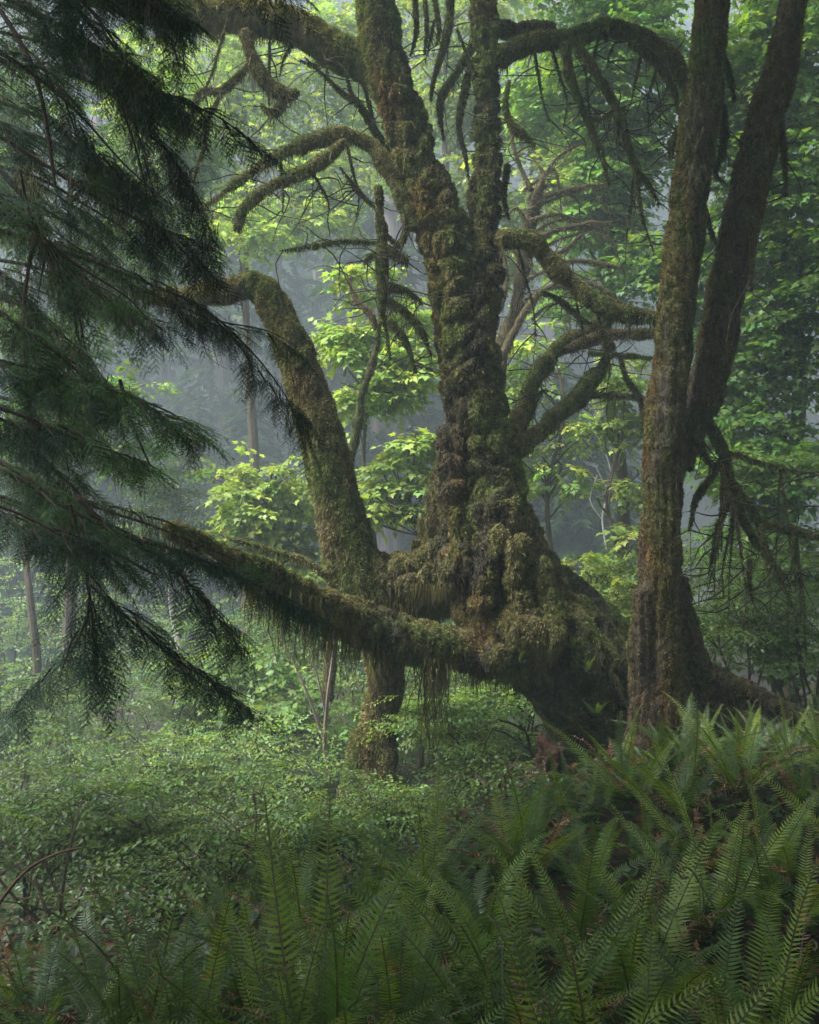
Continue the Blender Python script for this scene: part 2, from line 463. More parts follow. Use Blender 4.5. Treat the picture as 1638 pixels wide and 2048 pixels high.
# right flank buttress
T([(990, 980, 40), (1035, 1075, 45), (1095, 1160, 50), (1165, 1225, 54), (1225, 1290, 60), (1250, 1390, 70), (1240, 1500, 84), (1230, 1600, 105)], D + .45)
T([(1030, 1020, 22), (1065, 1100, 24), (1120, 1180, 26), (1190, 1250, 30), (1235, 1320, 36)], D + .12)
T([(985, 1000, 55), (1000, 1110, 52), (985, 1200, 50), (985, 1280, 62), (1040, 1300, 72), (1120, 1340, 75), (1160, 1420, 70)], D - .28)
T([(905, 860, 30), (905, 960, 34), (925, 1060, 40), (945, 1160, 45), (948, 1240, 48)], D - .15)
T([(1090, 1240, 45), (1130, 1250, 50), (1190, 1330, 60)], D - .45)
# flowing roots on the face of the bole
T([(1035, 1080, 26), (1030, 1150, 24), (1045, 1230, 26)], D - .62)
T([(1085, 1120, 22), (1095, 1180, 22), (1120, 1240, 26)], D - .60)
T([(1000, 1050, 26), (975, 1130, 26), (960, 1210, 26)], D - .58)
# ledge of moss under the face, pointing to the viewer
T([(1000, 1262, 46, 8.5), (1050, 1255, 50, 8.4), (1110, 1275, 46, 8.4)])
T([(990, 1290, 46, 8.45), (1010, 1320, 40, 8.45)])
# burl beside the stem
T([(925, 1095, 38, 8.62), (918, 1125, 46, 8.58), (912, 1165, 30, 8.62)])
T([(870, 1105, 44), (905, 1110, 40), (960, 1130, 50)], D - .1)
# left arm: horizontal saddle, rising limb with bent head
T([(960, 1150, 58), (880, 1140, 58), (800, 1160, 60), (735, 1165, 68), (700, 1110, 62), (687, 1040, 54), (664, 950, 50), (637, 850, 46),
   (607, 750, 41), (572, 660, 38), (538, 596, 33), (515, 572, 26), (500, 566, 22)], D)
T([(800, 1180, 50), (760, 1210, 55), (720, 1150, 60)], D + .1)
T([(730, 1200, 50), (800, 1205, 48), (860, 1195, 42), (905, 1180, 42)], D + .12)
T([(520, 566, 24), (495, 568, 23), (460, 578, 22), (425, 582, 22), (385, 588, 20), (340, 590, 17), (280, 588, 12)], D)
# left leg down to the ground
T([(750, 1200, 52, 9.2), (768, 1290, 46, 9.4), (772, 1360, 38, 9.5), (757, 1430, 36, 9.6), (738, 1500, 42, 9.6), (728, 1580, 52, 9.6), (720, 1660, 64, 9.6)])
T([(775, 1430, 22, 9.5), (770, 1520, 24, 9.5), (770, 1600, 34, 9.5)])
# back flank seen left of the stem
T([(905, 900, 26), (890, 980, 30), (870, 1050, 30), (850, 1110, 30)], D + .35)
# low arm reaching left and forward
T([(1080, 1300, 75, 8.9), (1020, 1300, 64, 8.8), (960, 1300, 54, 8.7), (900, 1292, 48, 8.6), (820, 1280, 50, 8.5), (740, 1252, 52, 8.4), (660, 1218, 47, 8.2),
   (600, 1186, 40, 8.0), (540, 1150, 34, 7.8), (470, 1112, 27, 7.6), (400, 1080, 21, 7.4), (330, 1055, 16, 7.2)], f=.84)
# upright second stem
T([(965, -60, 25), (966, 0, 26), (971, 100, 28), (973, 200, 27), (974, 300, 30), (971, 400, 32), (973, 500, 33), (978, 560, 30), (960, 640, 30)], D + .05)
# thick limb at the upper left
T([(770, 150, 36), (720, 118, 36), (680, 100, 36), (620, 66, 35), (560, 40, 35), (490, 30, 33), (420, 26, 31), (350, 24, 28), (270, 10, 25), (180, -20, 22), (90, -60, 18)], D + .1)
mv, mf = fuse(pieces, .021, 12)

def inv(p):      # where a point shows in the photograph (for regional strength of the lumps)
    d = np.maximum(p[:, 1], .5); return 819 + p[:, 0] / (K * d), 1024 - (p[:, 2] - CAM_Z) / (K * d)
mn = vnormals(mv, mf); X, Y = inv(mv)
base_ = sstep(980, 1110, Y); stem = sstep(720, 800, X) * (1 - sstep(1180, 1260, Y)); arm2 = sstep(935, 950, X) * (1 - sstep(520, 600, Y))
lump = .35 + .65 * np.clip(stem, 0, 1) * (1 - .55 * base_); lump = np.where((X < 760) & (Y < 160), .25, lump)
q = mv + (np.stack([fbm(mv * 3.2, 40 + k, 3) for k in (0, 5, 9)], 1) - .5) * [.42, .42, .30]
pil = np.where(arm2 > .5, cushions(q * [3.6, 3.6, 7.0], 3), cushions(q * [3.8, 3.8, 4.0], 3))
rope = cushions(np.stack([q[:, 0] * 5.6 + q[:, 2] * 2.6, q[:, 1] * 4.5, q[:, 2] * 2.3 - q[:, 0] * .8], 1), 23)
rw = np.clip(fbm(mv * 1.3, 91, 2) * 1.6 - .35 + .5 * base_, 0, 1); pil = np.where(arm2 > .5, pil, pil * (1 - rw) + rope * rw)
pil2 = cushions(q * [11, 11, 13], 7)
amp = np.where(arm2 > .5, .07, .10)
disp = lump * (amp * (pil - .62) + .035 * (pil2 - .6)) + .05 * (fbm(mv * 2.2, 6, 3) - .5) + .030 * (fbm(mv * 16, 9, 4) - .5) - base_ * .16 * (.10 - np.minimum(np.abs(fbm((mv + q * .3) * [9, 9, 2.2], 21, 3) - .5), .10))
mv = mv + mn * disp[:, None] + np.array([0, 0, -.03]) * (lump * (1 - pil))[:, None]
mn = vnormals(mv, mf)

def g2(X, Y, cx, cy, rx, ry): return np.exp(-((X - cx) / rx) ** 2 - ((Y - cy) / ry) ** 2)
def rust_main(p):
    X, Y = inv(p)
    r = .9 * g2(X, Y, 915, 1010, 22, 130) + .8 * g2(X, Y, 955, 1200, 40, 90) + .7 * g2(X, Y, 870, 600, 24, 240) + .8 * g2(X, Y, 835, 420, 22, 60)
    r += .8 * g2(X, Y, 775, 210, 28, 60) + .8 * g2(X, Y, 530, 640, 30, 60) + .7 * g2(X, Y, 450, 605, 60, 18) + .7 * g2(X, Y, 745, 1450, 60, 130) + .6 * g2(X, Y, 1170, 1460, 30, 50)
    r += .5 * g2(X, Y, 600, 760, 20, 60) + .3 * g2(X, Y, 990, 1250, 30, 80) + .35 * g2(X, Y, 735, 60, 30, 80)
    return r * .62
def bare_main(p):       # dark bark showing between the cushions
    X, Y = inv(p); n = fbm(p * 3.4, 61, 3)
    return np.clip(sstep(.54, .62, n) * .8 + g2(X, Y, 935, 1150, 32, 38) * 1.2 + .6 * g2(X, Y, 830, 150, 30, 60), 0, 1) * np.clip(sstep(700, 800, X), 0, 1)
PURP = np.array([.050, .042, .044])
def col_main(p):
    c = moss_colour(p, rust_main(p)); b = bare_main(p)[:, None] * .85
    return c * (1 - b) + PURP * (.5 + vnoise(p * 60, 5))[:, None] * b
ma = Acc(); ma.add(mv, mf, col_main(mv) * .5)
trunk = ma.obj('trunk', M_BARK, main, smooth=True)
mo = Acc()
p, fn = sample(mv, mf, 26000, face_keep)
bare = bare_main(p); k_ = rng.random(len(p)) > bare * .6; p, fn = p[k_], fn[k_]
under = sstep(.3, -.6, fn[:, 2]); X, Y = inv(p)
soft = ((X < 760) * .7 + (p[:, 0] < -.4) * .3)
tufts(mo, p, fn, .019 * (1 + under * 1.0 + soft * .4), .0062, col_main(p) * (.55 + .9 * rng.random((len(p), 1))), .35 + .9 * under, .5)
# shaggy tresses hanging from the arms and under the ledge
q, fn = sample(mv, mf, 5200, lambda c, n: sstep(.35, -.4, n[:, 2]) * np.where(inv(c)[0] < 1150, 1, .35))
X, Y = inv(q); clump = sstep(.40, .66, fbm(q * [6, 6, 0], 12, 2))
reg = 1.0 * g2(X, Y, 830, 1150, 120, 70) + .9 * g2(X, Y, 1020, 1300, 90, 60) + .8 * g2(X, Y, 660, 1080, 40, 150) + .7 * g2(X, Y, 520, 60, 250, 60) + .5 * g2(X, Y, 760, 1330, 60, 80) + .10
L = .035 + .21 * reg * clump * rng.random(len(q)) ** 1.3
strands(mo, q, L, .0055, col_main(q) * .95 + TAN * .05, .07, 5)
mo.obj('moss', M_MOSS, trunk)
# long lichen curtains below the low arm
hs = Acc()
for (cx, cy, wd, ln, n, dd) in [(858, 1325, 24, .85, 62, 8.5), (890, 1335, 16, .38, 40, 8.55), (560, 1180, 70, .36, 170, 7.9), (660, 1250, 50, .34, 110, 8.15), (620, 1225, 40, .5, 60, 8.05),
                                (740, 1290, 60, .22, 90, 8.4), (960, 1345, 60, .24, 90, 8.65), (500, 1150, 30, .25, 50, 7.7), (1035, 1370, 40, .14, 60, 8.8), (875, 1325, 10, 1.0, 20, 8.5),
                                (555, 1200, 12, .62, 14, 7.9), (700, 1270, 20, .5, 26, 8.3), (790, 1310, 26, .2, 50, 8.45), (520, 1170, 20, .45, 24, 7.75), (850, 1175, 60, .22, 120, 8.75), (780, 1210, 50, .2, 90, 8.8)]:
    n = int(n * 1.5); x = rng.normal(cx, wd * .5, n); q = np.array([P(a, cy + .30 * (a - cx) * (cx < 800) - 8, dd + rng.normal(0, .1)) for a in x])
    strands(hs, q, ln * (.25 + .9 * rng.random(n) ** .7), .0048, leaf_col(n, np.array([.085, .080, .035]), .3, .12), .05, 9)  # strand colour lowered so the curtains look backlit
hs.obj('hanging_moss', M_MOSS, main)

B = lambda pts, d=None, **k: mossy_branch('branch', main, pts, d, **k)
# arching limb and what hangs from it
B([(835, 450, 28), (800, 380, 27), (765, 318, 24), (728, 280, 20), (682, 268, 18), (620, 280, 16), (560, 305, 15), (500, 345, 14), (450, 385, 11), (402, 418, 7)], D, drape=1.6)
B([(692, 285, 9), (665, 310, 12), (625, 335, 13), (570, 355, 12), (520, 382, 11), (488, 418, 11), (474, 458, 8)], D - .05, drape=1.4)
B([(757, 372, 9), (763, 440, 12), (765, 500, 13), (768, 560, 12), (766, 620, 9), (776, 680, 7), (780, 722, 5)], D - .1, dark=.7)
for a in ([(770, 500, 9), (795, 512, 10), (815, 520, 8)], [(775, 572, 9), (812, 580, 10), (845, 606, 7)], [(778, 600, 9), (815, 625, 10), (845, 665, 8), (862, 710, 5)],
          [(780, 640, 8), (810, 680, 8), (832, 745, 5)], [(770, 470, 5), (800, 490, 7), (812, 455, 6), (808, 420, 4)], [(765, 505, 7), (745, 510, 6), (728, 522, 5)]):
    B(a, D - .1, dark=.7, drape=1.6)
B([(760, 486, 4), (700, 482, 5), (640, 488, 5), (600, 495, 4), (560, 502, 2)], D - .1, dark=.7, drape=1.5)
B([(755, 420, 4), (725, 390, 5), (700, 360, 4), (680, 335, 3)], D, dark=.7)
# hanging crook under the upper left limb
B([(488, 60, 14), (500, 120, 12), (520, 150, 13), (545, 170, 12), (575, 185, 12), (595, 182, 9)], D, dark=.8, drape=1.8, drape_len=.14, twigs=3)
B([(500, 130, 8), (475, 150, 9), (445, 175, 9), (410, 185, 6)], D, dark=.7, drape=1.6)
B([(575, 185, 8), (560, 210, 9), (545, 225, 9), (525, 212, 7)], D, dark=.7, drape=2)
B([(455, 165, 3), (430, 210, 4), (412, 250, 5), (410, 290, 6), (395, 330, 6), (386, 368, 5)], D, dark=.7)
B([(425, 176, 5), (398, 182, 5), (380, 225, 6), (364, 262, 5)], D, dark=.7)
B([(395, 585, 14), (402, 615, 14), (408, 640, 12), (400, 655, 7)], D - .2, dark=.8)
B([(655, 1150, 7), (620, 1125, 8), (570, 1105, 7), (520, 1090, 6), (470, 1078, 5), (432, 1068, 3)], D - .2, drape=1.2, twigs=3)
# twiggy sprays between the limbs
B([(735, 140, 8), (690, 100, 5), (640, 130, 5), (600, 120, 3)], D + .4, dark=.7, twigs=5)
B([(770, 300, 6), (720, 215, 6), (680, 180, 5), (610, 115, 3)], D + .4, dark=.7, twigs=7)
B([(790, 330, 6), (735, 230, 6), (705, 190, 5), (690, 130, 4)], D + .5, dark=.55, twigs=6)
B([(760, 290, 4), (730, 180, 4), (720, 120, 3)], D + .5, dark=.7, twigs=3)
# right-hand arms
B([(1000, 478, 18), (1040, 474, 17), (1072, 488, 18), (1100, 522, 18), (1145, 566, 17), (1190, 600, 16), (1240, 622, 15), (1300, 633, 13), (1330, 640, 10)], D - .1, drape=1.6)
B([(995, 112, 20), (1030, 95, 18), (1080, 82, 17), (1130, 74, 17), (1200, 56, 16), (1260, 60, 16), (1310, 82, 15), (1348, 120, 14), (1368, 165, 11), (1378, 230, 8)], D, dark=.75, drape=1.6, twigs=4)
B([(995, 62, 14), (1040, 55, 14), (1080, 52, 13), (1110, 60, 9)], D + .2, dark=.75)
B([(1020, 250 - 90, 5), (1010, 210, 8), (1025, 250, 9), (1055, 275, 10), (1070, 292, 7)], D - .1, drape=2)
B([(1132, 88, 10), (1140, 150, 10), (1160, 210, 9), (1185, 260, 8), (1205, 310, 6), (1218, 370, 3)], D - .1, dark=.7, twigs=5, drape=1.4)
B([(1150, 85, 9), (1180, 130, 10), (1210, 180, 10), (1235, 230, 9), (1258, 290, 8), (1275, 340, 6), (1285, 430, 4), (1308, 505, 2)], D - .2, dark=.7, twigs=7, drape=1.4)
B([(1258, 85, 8), (1300, 112, 9), (1330, 145, 9), (1350, 180, 7), (1358, 235, 4)], D - .1, dark=.55, twigs=4)
B([(1225, 205, 6), (1232, 245, 7), (1238, 290, 5)], D - .2, dark=.55)
B([(1180, 235, 5), (1200, 240, 5), (1225, 225, 4), (1250, 215, 3)], D - .1, dark=.55)
B([(1275, 335, 4), (1300, 370, 4), (1320, 410, 3)], D - .2, dark=.55, twigs=2)
# short dark hangers between the two stems
for a in ([(905, -20, 9), (900, 50, 9), (884, 110, 9), (868, 160, 8), (862, 200, 6)], [(950, 80, 9), (925, 130, 9), (895, 175, 9), (880, 215, 8), (888, 280, 6)],
          [(945, 130, 8), (930, 190, 8), (918, 250, 7), (930, 310, 7), (938, 360, 5)], [(850, -20, 5), (855, 50, 6), (850, 110, 5)], [(830, -10, 6), (834, 60, 6), (822, 110, 4)],
          [(870, -10, 5), (880, 60, 6), (872, 90, 5)], [(1015, 330, 6), (1010, 390, 6), (1018, 440, 5)]):
    B(a, D + .15, dark=.7, drape=1.6, twigs=2)
rr_ = random.Random(5)      # fine hanging twigs under the high arms
for x0, y0 in [(1065, 85), (1100, 80), (1165, 66), (1200, 60), (1240, 62), (1290, 75), (1325, 95), (1350, 125), (1230, 225), (1180, 260), (1270, 330), (600, 60), (640, 85), (540, 45), (455, 40), (690, 270), (560, 305), (620, 335), (1030, 470), (1145, 566), (1190, 600), (870, 40), (915, 60)]:
    L_ = rr_.uniform(70, 210); w_ = rr_.uniform(-50, 50)
    B([(x0, y0, 3), (x0 + w_ * .4, y0 + L_ * .35, 2.6), (x0 + w_ * .8, y0 + L_ * .7, 2), (x0 + w_ * rr_.uniform(.6, 1.6), y0 + L_, 1)], D + rr_.uniform(-.1, .25), dark=.6, drape=2.4, twigs=4)
# two elbowed limbs leaving the stem behind it
B([(1015, 880, 18, 9.2), (1040, 830, 17, 9.5), (1070, 760, 17, 9.7), (1105, 705, 17, 9.9), (1160, 665, 16, 10), (1205, 645, 15, 10), (1235, 620, 12, 10)])
B([(1025, 900, 20, 9.1), (1080, 862, 19, 9.4), (1135, 815, 18, 9.7), (1180, 765, 16, 9.9), (1210, 725, 14, 10), (1225, 690, 10, 10)])
B([(1120, 700, 9), (1170, 682, 10), (1230, 668, 10), (1310, 662, 8)], 9.9, colour=TAN, drape=1.6)
B([(1170, 790, 7), (1230, 792, 7), (1310, 797, 6)], 9.8)
B([(1240, 715, 6), (1255, 760, 6), (1280, 800, 5), (1288, 870, 4)], 9.7, dark=.7, twigs=3)
B([(1180, 705, 5), (1240, 712, 6), (1310, 715, 5)], 9.8)
B([(1040, 860, 9, 9.4), (1060, 820, 9, 9.6), (1085, 780, 6, 9.7)], dark=.7)
B([(1085, 585, 6), (1120, 600, 6), (1165, 640, 5), (1190, 650, 4)], 9.6, dark=.7, drape=1.4)

# unseen leaf canopy added above the frame and behind the camera to shade the foreground
shade_crown = Acc()
blob_sprays(shade_crown, [((1.5, 8.0, 9.9), (2.8, 3.2, 1.3), 420), ((4, 6.5, 10), (3.2, 4.0, 1.4), 520), ((-1, 1.5, 8.3), (5.0, 3.6, 1.4), 950), ((5.0, 2.0, 9.0), (3.4, 4.5, 1.5), 620), ((-5.0, 1.0, 7.5), (3.5, 3.0, 1.6), 750), ((0, -3.5, 6.5), (6, 2.5, 2.8), 1100)], MSP, (.10, .19, .045), 1.9)
shade_crown.obj('crown', M_LEAF, main)

# ------------------------------------------------------------------ the forked maple standing at its foot
fork = thing('forked_maple', 'straight maple with brown mossy bark, forking into two tall leaning trunks', 'tree', (*P(1325, 1500, 8.3)[:2], -.3))
pieces = []
T([(1436, -60, 33), (1424, 0, 34), (1414, 100, 36), (1406, 200, 40), (1392, 300, 42), (1378, 400, 42), (1366, 500, 42), (1355, 600, 41), (1347, 700, 42), (1336, 800, 45),
   (1328, 900, 47), (1325, 1000, 45), (1321, 1100, 48), (1321, 1200, 50), (1324, 1300, 54), (1327, 1400, 58), (1328, 1500, 66), (1328, 1600, 84)], 8.2)
T([(1597, -60, 27), (1586, 0, 29), (1569, 100, 32), (1542, 200, 38), (1513, 300, 40), (1491, 400, 41), (1470, 500, 42), (1450, 600, 43), (1430, 700, 45), (1408, 790, 42), (1385, 860, 34), (1362, 940, 26)], 8.45)
T([(1285, 1180, 20), (1280, 1280, 24), (1290, 1400, 34), (1290, 1520, 50)], 8.1)
T([(1355, 1150, 20), (1375, 1250, 26), (1395, 1330, 32), (1450, 1370, 34), (1520, 1395, 28), (1590, 1430, 24), (1660, 1470, 22), (1760, 1530, 16)], 8.35)
T([(1360, 1400, 46), (1420, 1430, 48), (1500, 1450, 44), (1600, 1480, 40), (1700, 1520, 34)], 8.4)
T([(1345, 1380, 40), (1370, 1450, 46), (1400, 1530, 60)], 8.2)
fv, ff = fuse(pieces, .021, 8)
n_ = vnormals(fv, ff); wl = worley((fv + (fbm(fv * 3, 41, 2) - .5)[:, None] * .2) * [4, 4, 2.2], 13)
ridge = np.abs(fbm(fv * [16, 16, 1.4], 30, 3) - .5)
fv = fv + n_ * (.020 * (cushions(fv * [3.6, 3.6, 2.2], 13) - .6) + .012 * (cushions(fv * [13, 13, 9], 14) - .6) + .06 * (fbm(fv * 2.5, 16, 3) - .5) - .16 * (.12 - np.minimum(ridge, .12)) + .010 * (fbm(fv * 24, 19, 3) - .5))[:, None]
def rust_fork(p):
    X, Y = inv(p); return .25 + .5 * sstep(1010, 1110, Y) * (1 - sstep(0, 1, np.abs(X - 1325) / 400)) * .9 + .45 * sstep(1.0, .0, np.abs((X - 1290 - (Y < 900) * (900 - Y) * .08) / 40))
def bare_fork(p):
    X, Y = inv(p); s = vnoise(p * [30, 30, 3], 8)
    return np.clip(sstep(.5, .62, fbm(p * [5, 5, 1.6], 71, 3)) * .7 + .75 * g2(X, Y, 1350, 830, 28, 110) * (.3 + s) + .5 * g2(X, Y, 1365, 1050, 12, 250), 0, 1)
def col_fork(p):
    c = moss_colour(p, rust_fork(p) * .65, 33) * .74; b = bare_fork(p)[:, None] * .8
    return c * (1 - b) + np.array([.085, .075, .068]) * (.45 + vnoise(p * [50, 50, 6], 5))[:, None] * b
fa = Acc(); fa.add(fv, ff, col_fork(fv) * .6); ftrunk = fa.obj('trunk', M_BARK, fork, smooth=True)
mo = Acc(); p, fn = sample(fv, ff, 26000, face_keep); k_ = rng.random(len(p)) > bare_fork(p) * .85; p, fn = p[k_], fn[k_]
tufts(mo, p, fn, .018, .0060, col_fork(p) * (.55 + .9 * rng.random((len(p), 1))), .5, .45)
q, fn = sample(fv, ff, 700, face_keep); strands(mo, q, .02 + .08 * rng.random(len(q)) ** 2, .004, col_fork(q), .08, 3)
mo.obj('moss', M_MOSS, ftrunk)
B = lambda pts, d=8.4, **k: mossy_branch('branch', fork, pts, d, **k)
B([(1398, 838, 12), (1425, 862, 13), (1443, 905, 14), (1450, 950, 14), (1462, 1000, 13), (1490, 1045, 11), (1522, 1095, 9), (1555, 1135, 7), (1590, 1170, 4)], dark=.7, twigs=6, drape=1.3)
B([(1452, 960, 9), (1490, 1000, 10), (1525, 1042, 10), (1580, 1060, 9), (1638, 1072, 9), (1690, 1085, 6)], dark=.7, twigs=6, drape=1.5)
B([(1436, 925, 7), (1410, 970, 8), (1390, 1005, 7), (1378, 1060, 4)], dark=.7, twigs=3)
B([(1460, 1000, 5), (1440, 1045, 6), (1428, 1100, 6), (1418, 1145, 4)], dark=.7, twigs=3)
B([(1520, 1050, 6), (1540, 1110, 5), (1570, 1180, 4), (1600, 1240, 2)], dark=.7, twigs=3)
B([(1405, 850, 7), (1405, 900, 7), (1425, 935, 5)], dark=.7)
B([(1455, 905, 4), (1500, 918, 4), (1560, 935, 3), (1640, 950, 2)], dark=.7, twigs=3)
B([(1500, 1120, 5), (1498, 1160, 6), (1506, 1200, 4)], dark=.7, drape=2)
B([(1440, 215, 9), (1450, 265, 10), (1444, 310, 9), (1432, 345, 8), (1455, 370, 6)], dark=.55, drape=1.8)
B([(1445, 90, 6), (1460, 150, 7), (1468, 200, 5)], dark=.55, twigs=2)
B([(1560, 240, 7), (1566, 300, 7), (1572, 390, 4)], dark=.55, drape=1.6)
B([(1500, 430, 9), (1505, 500, 9), (1503, 580, 6)], 8.3, dark=.7, drape=1.8)
B([(1412, 420, 5), (1425, 470, 5), (1440, 500, 4)], dark=.7)
B([(1360, 255, 9), (1345, 285, 10), (1342, 312, 7)], 8.3, dark=.7, drape=1.8)

rr_ = random.Random(11)
for i in range(16):       # fine hanging twigs on the right
    x0, y0 = rr_.choice([(1445, 930), (1470, 1010), (1520, 1050), (1590, 1062), (1500, 1060), (1550, 1130), (1455, 970), (1560, 935)])
    L_ = rr_.uniform(90, 260); w_ = rr_.uniform(-40, 40)
    B([(x0, y0, 2.6), (x0 + w_ * .4, y0 + L_ * .35, 2.2), (x0 + w_ * .8, y0 + L_ * .7, 1.6), (x0 + w_ * rr_.uniform(.6, 1.6), y0 + L_, 1)], 8.4 + rr_.uniform(-.2, .2), dark=.6, drape=2.2, twigs=2)

# ------------------------------------------------------------------ far forest in the mist: hill, redwoods, conifers
def bough_proto(n, wide, seed):
    """flat drooping conifer fan of unit length along +Y"""
    r = np.random.default_rng(seed); t = r.random(n) ** .7; s = r.choice([-1, 1], n)
    w_ = wide * (1 - t) ** .8 * r.random(n) ** .6 + .02
    b = np.stack([s * w_ * .55, t + .1 * w_, -.28 * t * t - .25 * w_ + r.normal(0, .015, n)], 1)
    d = norm(np.stack([s * .8, .9 + 0 * t, -.35 - .3 * t], 1) + r.normal(0, .25, (n, 3)))
    sd = norm(np.cross(d, r.normal(0, .4, (n, 3)) + [0, 0, 1]))
    L = (.10 + .14 * r.random(n))[:, None] * (1.6 if n < 30 else 1); W = L * .28
    v = np.stack([b - sd * W, b + sd * W, b + d * L], 1).reshape(-1, 3)
    return v, np.arange(n * 3).reshape(-1, 3)
BP = [bough_proto(80, .42, s) for s in (1, 2, 3)]; BPC = [bough_proto(26, .45, s) for s in (4, 5)]

def conifer_boughs(acc, base, h, r, h0, n, protos, col, var=.2):
    t = rng.random(n) ** 1.15; z = h0 + (h - h0) * t; az = rng.random(n) * 2 * math.pi
    L = r * (1 - t) ** .75 * rng.uniform(.55, 1.15, n) + .15
    d = np.stack([np.cos(az), np.sin(az), rng.normal(-.12, .12, n)], 1)
    p = np.asarray(base) + np.stack([0 * z, 0 * z, z], 1)
    R = frames(d); w = rng.integers(0, len(protos), n); c = leaf_col(n, col, var, .06)
    for i in range(len(protos)):
        s = w == i; acc.inst(protos[i], R[s], p[s], L[s], c[s])

FARC = np.array([.040, .072, .030])
def build_hill_forest():
    a = Acc()
    for i in range(430):
        x, y = rng.uniform(-58, 58), rng.uniform(48, 76)
        z = float(ground_z(x, y)); h = rng.uniform(6, 14)
        leafy = rng.random() < .35
        conifer_boughs(a, (x, y, z), h, rng.uniform(2, 3.4), .2, 75, BPC, np.array([.085, .125, .035]) if leafy else FARC * rng.uniform(.7, 1.2))
    o = a.obj('hillside_forest', M_FAR); o['kind'] = 'stuff'; o['label'] = 'misty wooded hillside closing the view behind the redwoods'; o['category'] = 'forest'
build_hill_forest()

def redwood(px, r, d, label, top=26):
    x = P(px, 0, d)[0]; z = float(ground_z(x, d)); rr = r * K * d
    t = thing('redwood_tree', label, 'tree', (x, d, z), 'redwoods standing in the mist')
    n = 40; a = np.linspace(0, 2 * math.pi, 28, endpoint=False); hs_ = np.linspace(-.5, top, n)
    lean = rng.normal(0, .01, 2); V = []
    ph = rng.random(6) * 6.28
    for h in hs_:
        rad = rr * (1.0 + .55 * math.exp(-max(h, 0) / 1.1)) * (1 - .45 * max(h, 0) / top) * (1 + .07 * np.cos(5 * a + ph[0] + h * .05) + .05 * np.cos(9 * a + ph[1]) + .03 * np.cos(14 * a + ph[2] - h * .1))
        V.append(np.stack([x + rad * np.cos(a) + lean[0] * h, d + rad * np.sin(a) + lean[1] * h, 0 * a + z + h], 1))
    v = np.concatenate(V); j = np.arange(28); f = []
    for i in range(n - 1):
        b = i * 28; f += [np.stack([b + j, b + (j + 1) % 28, b + 28 + (j + 1) % 28], 1), np.stack([b + j, b + 28 + (j + 1) % 28, b + 28 + j], 1)]
    s = vnoise(v * [14, 14, .5], 50)
    c = np.array([.165, .135, .135])[None] * (.55 + .9 * s)[:, None]
    A = Acc(); A.add(v, np.concatenate(f), c); A.obj('trunk', M_RED, t, smooth=True)
    A = Acc(); conifer_boughs(A, (x, d, z), top + 2, rng.uniform(1.8, 3), rng.uniform(3.5, 7), 150, BP, FARC); A.obj('crown', M_FAR, t)
for a in [(436, 15, 34, 'slim pale redwood trunk seen through the gap left of the raised mossy arm'),
          (772, 40, 30, 'broad lilac grey redwood trunk seen between the raised arm and the leaning stem'),
          (716, 11, 41, 'slender redwood trunk just left of the broad lilac one'),
          (640, 12, 44, 'thin faint redwood trunk behind the middle of the raised arm'),
          (556, 10, 40, 'thin misty redwood trunk under the bent mossy elbow'),
          (845, 14, 38, 'narrow redwood trunk hard against the leaning stem'),
          (330, 13, 39, 'grey redwood trunk half veiled by hemlock boughs'),
          (205, 16, 36, 'thick grey redwood trunk far behind the hemlock'),
          (60, 14, 38, 'leftmost redwood trunk at the edge of the wood'),
          (1085, 12, 43, 'faint bluish redwood trunk right of the leaning stem'),
          (1195, 10, 46, 'very faint redwood trunk in the bluest part of the mist'),
          (1490, 17, 40, 'redwood trunk hidden in leaves beyond the forked maple')]:
    redwood(*a)

def conifer(px, d, h, r, label, col=FARC, n=420, h0=.1):
    x = P(px, 0, d)[0]; z = float(ground_z(x, d)); t = thing('conifer', label, 'conifer', (x, d, z), 'young conifers in the misty hollow')
    v, f = tube(np.array([[x, d, z - .2, .14], [x, d, z + h * .5, .09], [x, d, z + h, .02]]), 8); A = Acc(); A.add(v, f, np.array([.09, .07, .06])); A.obj('trunk', M_TWIG, t)
    A = Acc(); conifer_boughs(A, (x, d, z), h, r, h0, n, BP, col); A.obj('crown', M_FAR, t)
for a in [(1130, 25, 7.5, 2.6, 'blue green conifer with level boughs filling the gap beside the forked maple'), (1045, 29, 8.5, 2.4, 'tall misty conifer just right of the leaning stem'),
          (1235, 27, 6.5, 2.2, 'small misty conifer close to the forked trunk'), (500, 30, 8.5, 2.4, 'hazy conifer under the elbow of the raised arm'),
          (660, 33, 10, 2.6, 'tall faint conifer behind the raised arm'), (395, 31, 8, 2.4, 'grey conifer at the edge of the hemlock boughs'),
          (250, 27, 7, 2.3, 'misty conifer behind the hemlock boughs'), (100, 25, 7.5, 2.6, 'dark conifer furthest left in the hollow'), (860, 31, 7, 2.2, 'conifer veiled by mist behind the mossy saddle'),
          (600, 24, 3.6, 1.9, 'low conifer sapling beyond the low mossy arm'), (905, 19, 1.9, 1.3, 'dark bushy conifer sapling under the mossy arch'), (490, 18, 1.8, 1.2, 'dark low conifer sapling among the pale shrubs')]:
    conifer(*a)

# ------------------------------------------------------------------ middle distance maples with bright leaves
def plain_branch(a, pts, col, seg=7):
    path = catmull(pts, .12); v, f = tube(path, seg, True); a.add(v, f, col * (.7 + .6 * vnoise(v * 20, 3))[:, None])

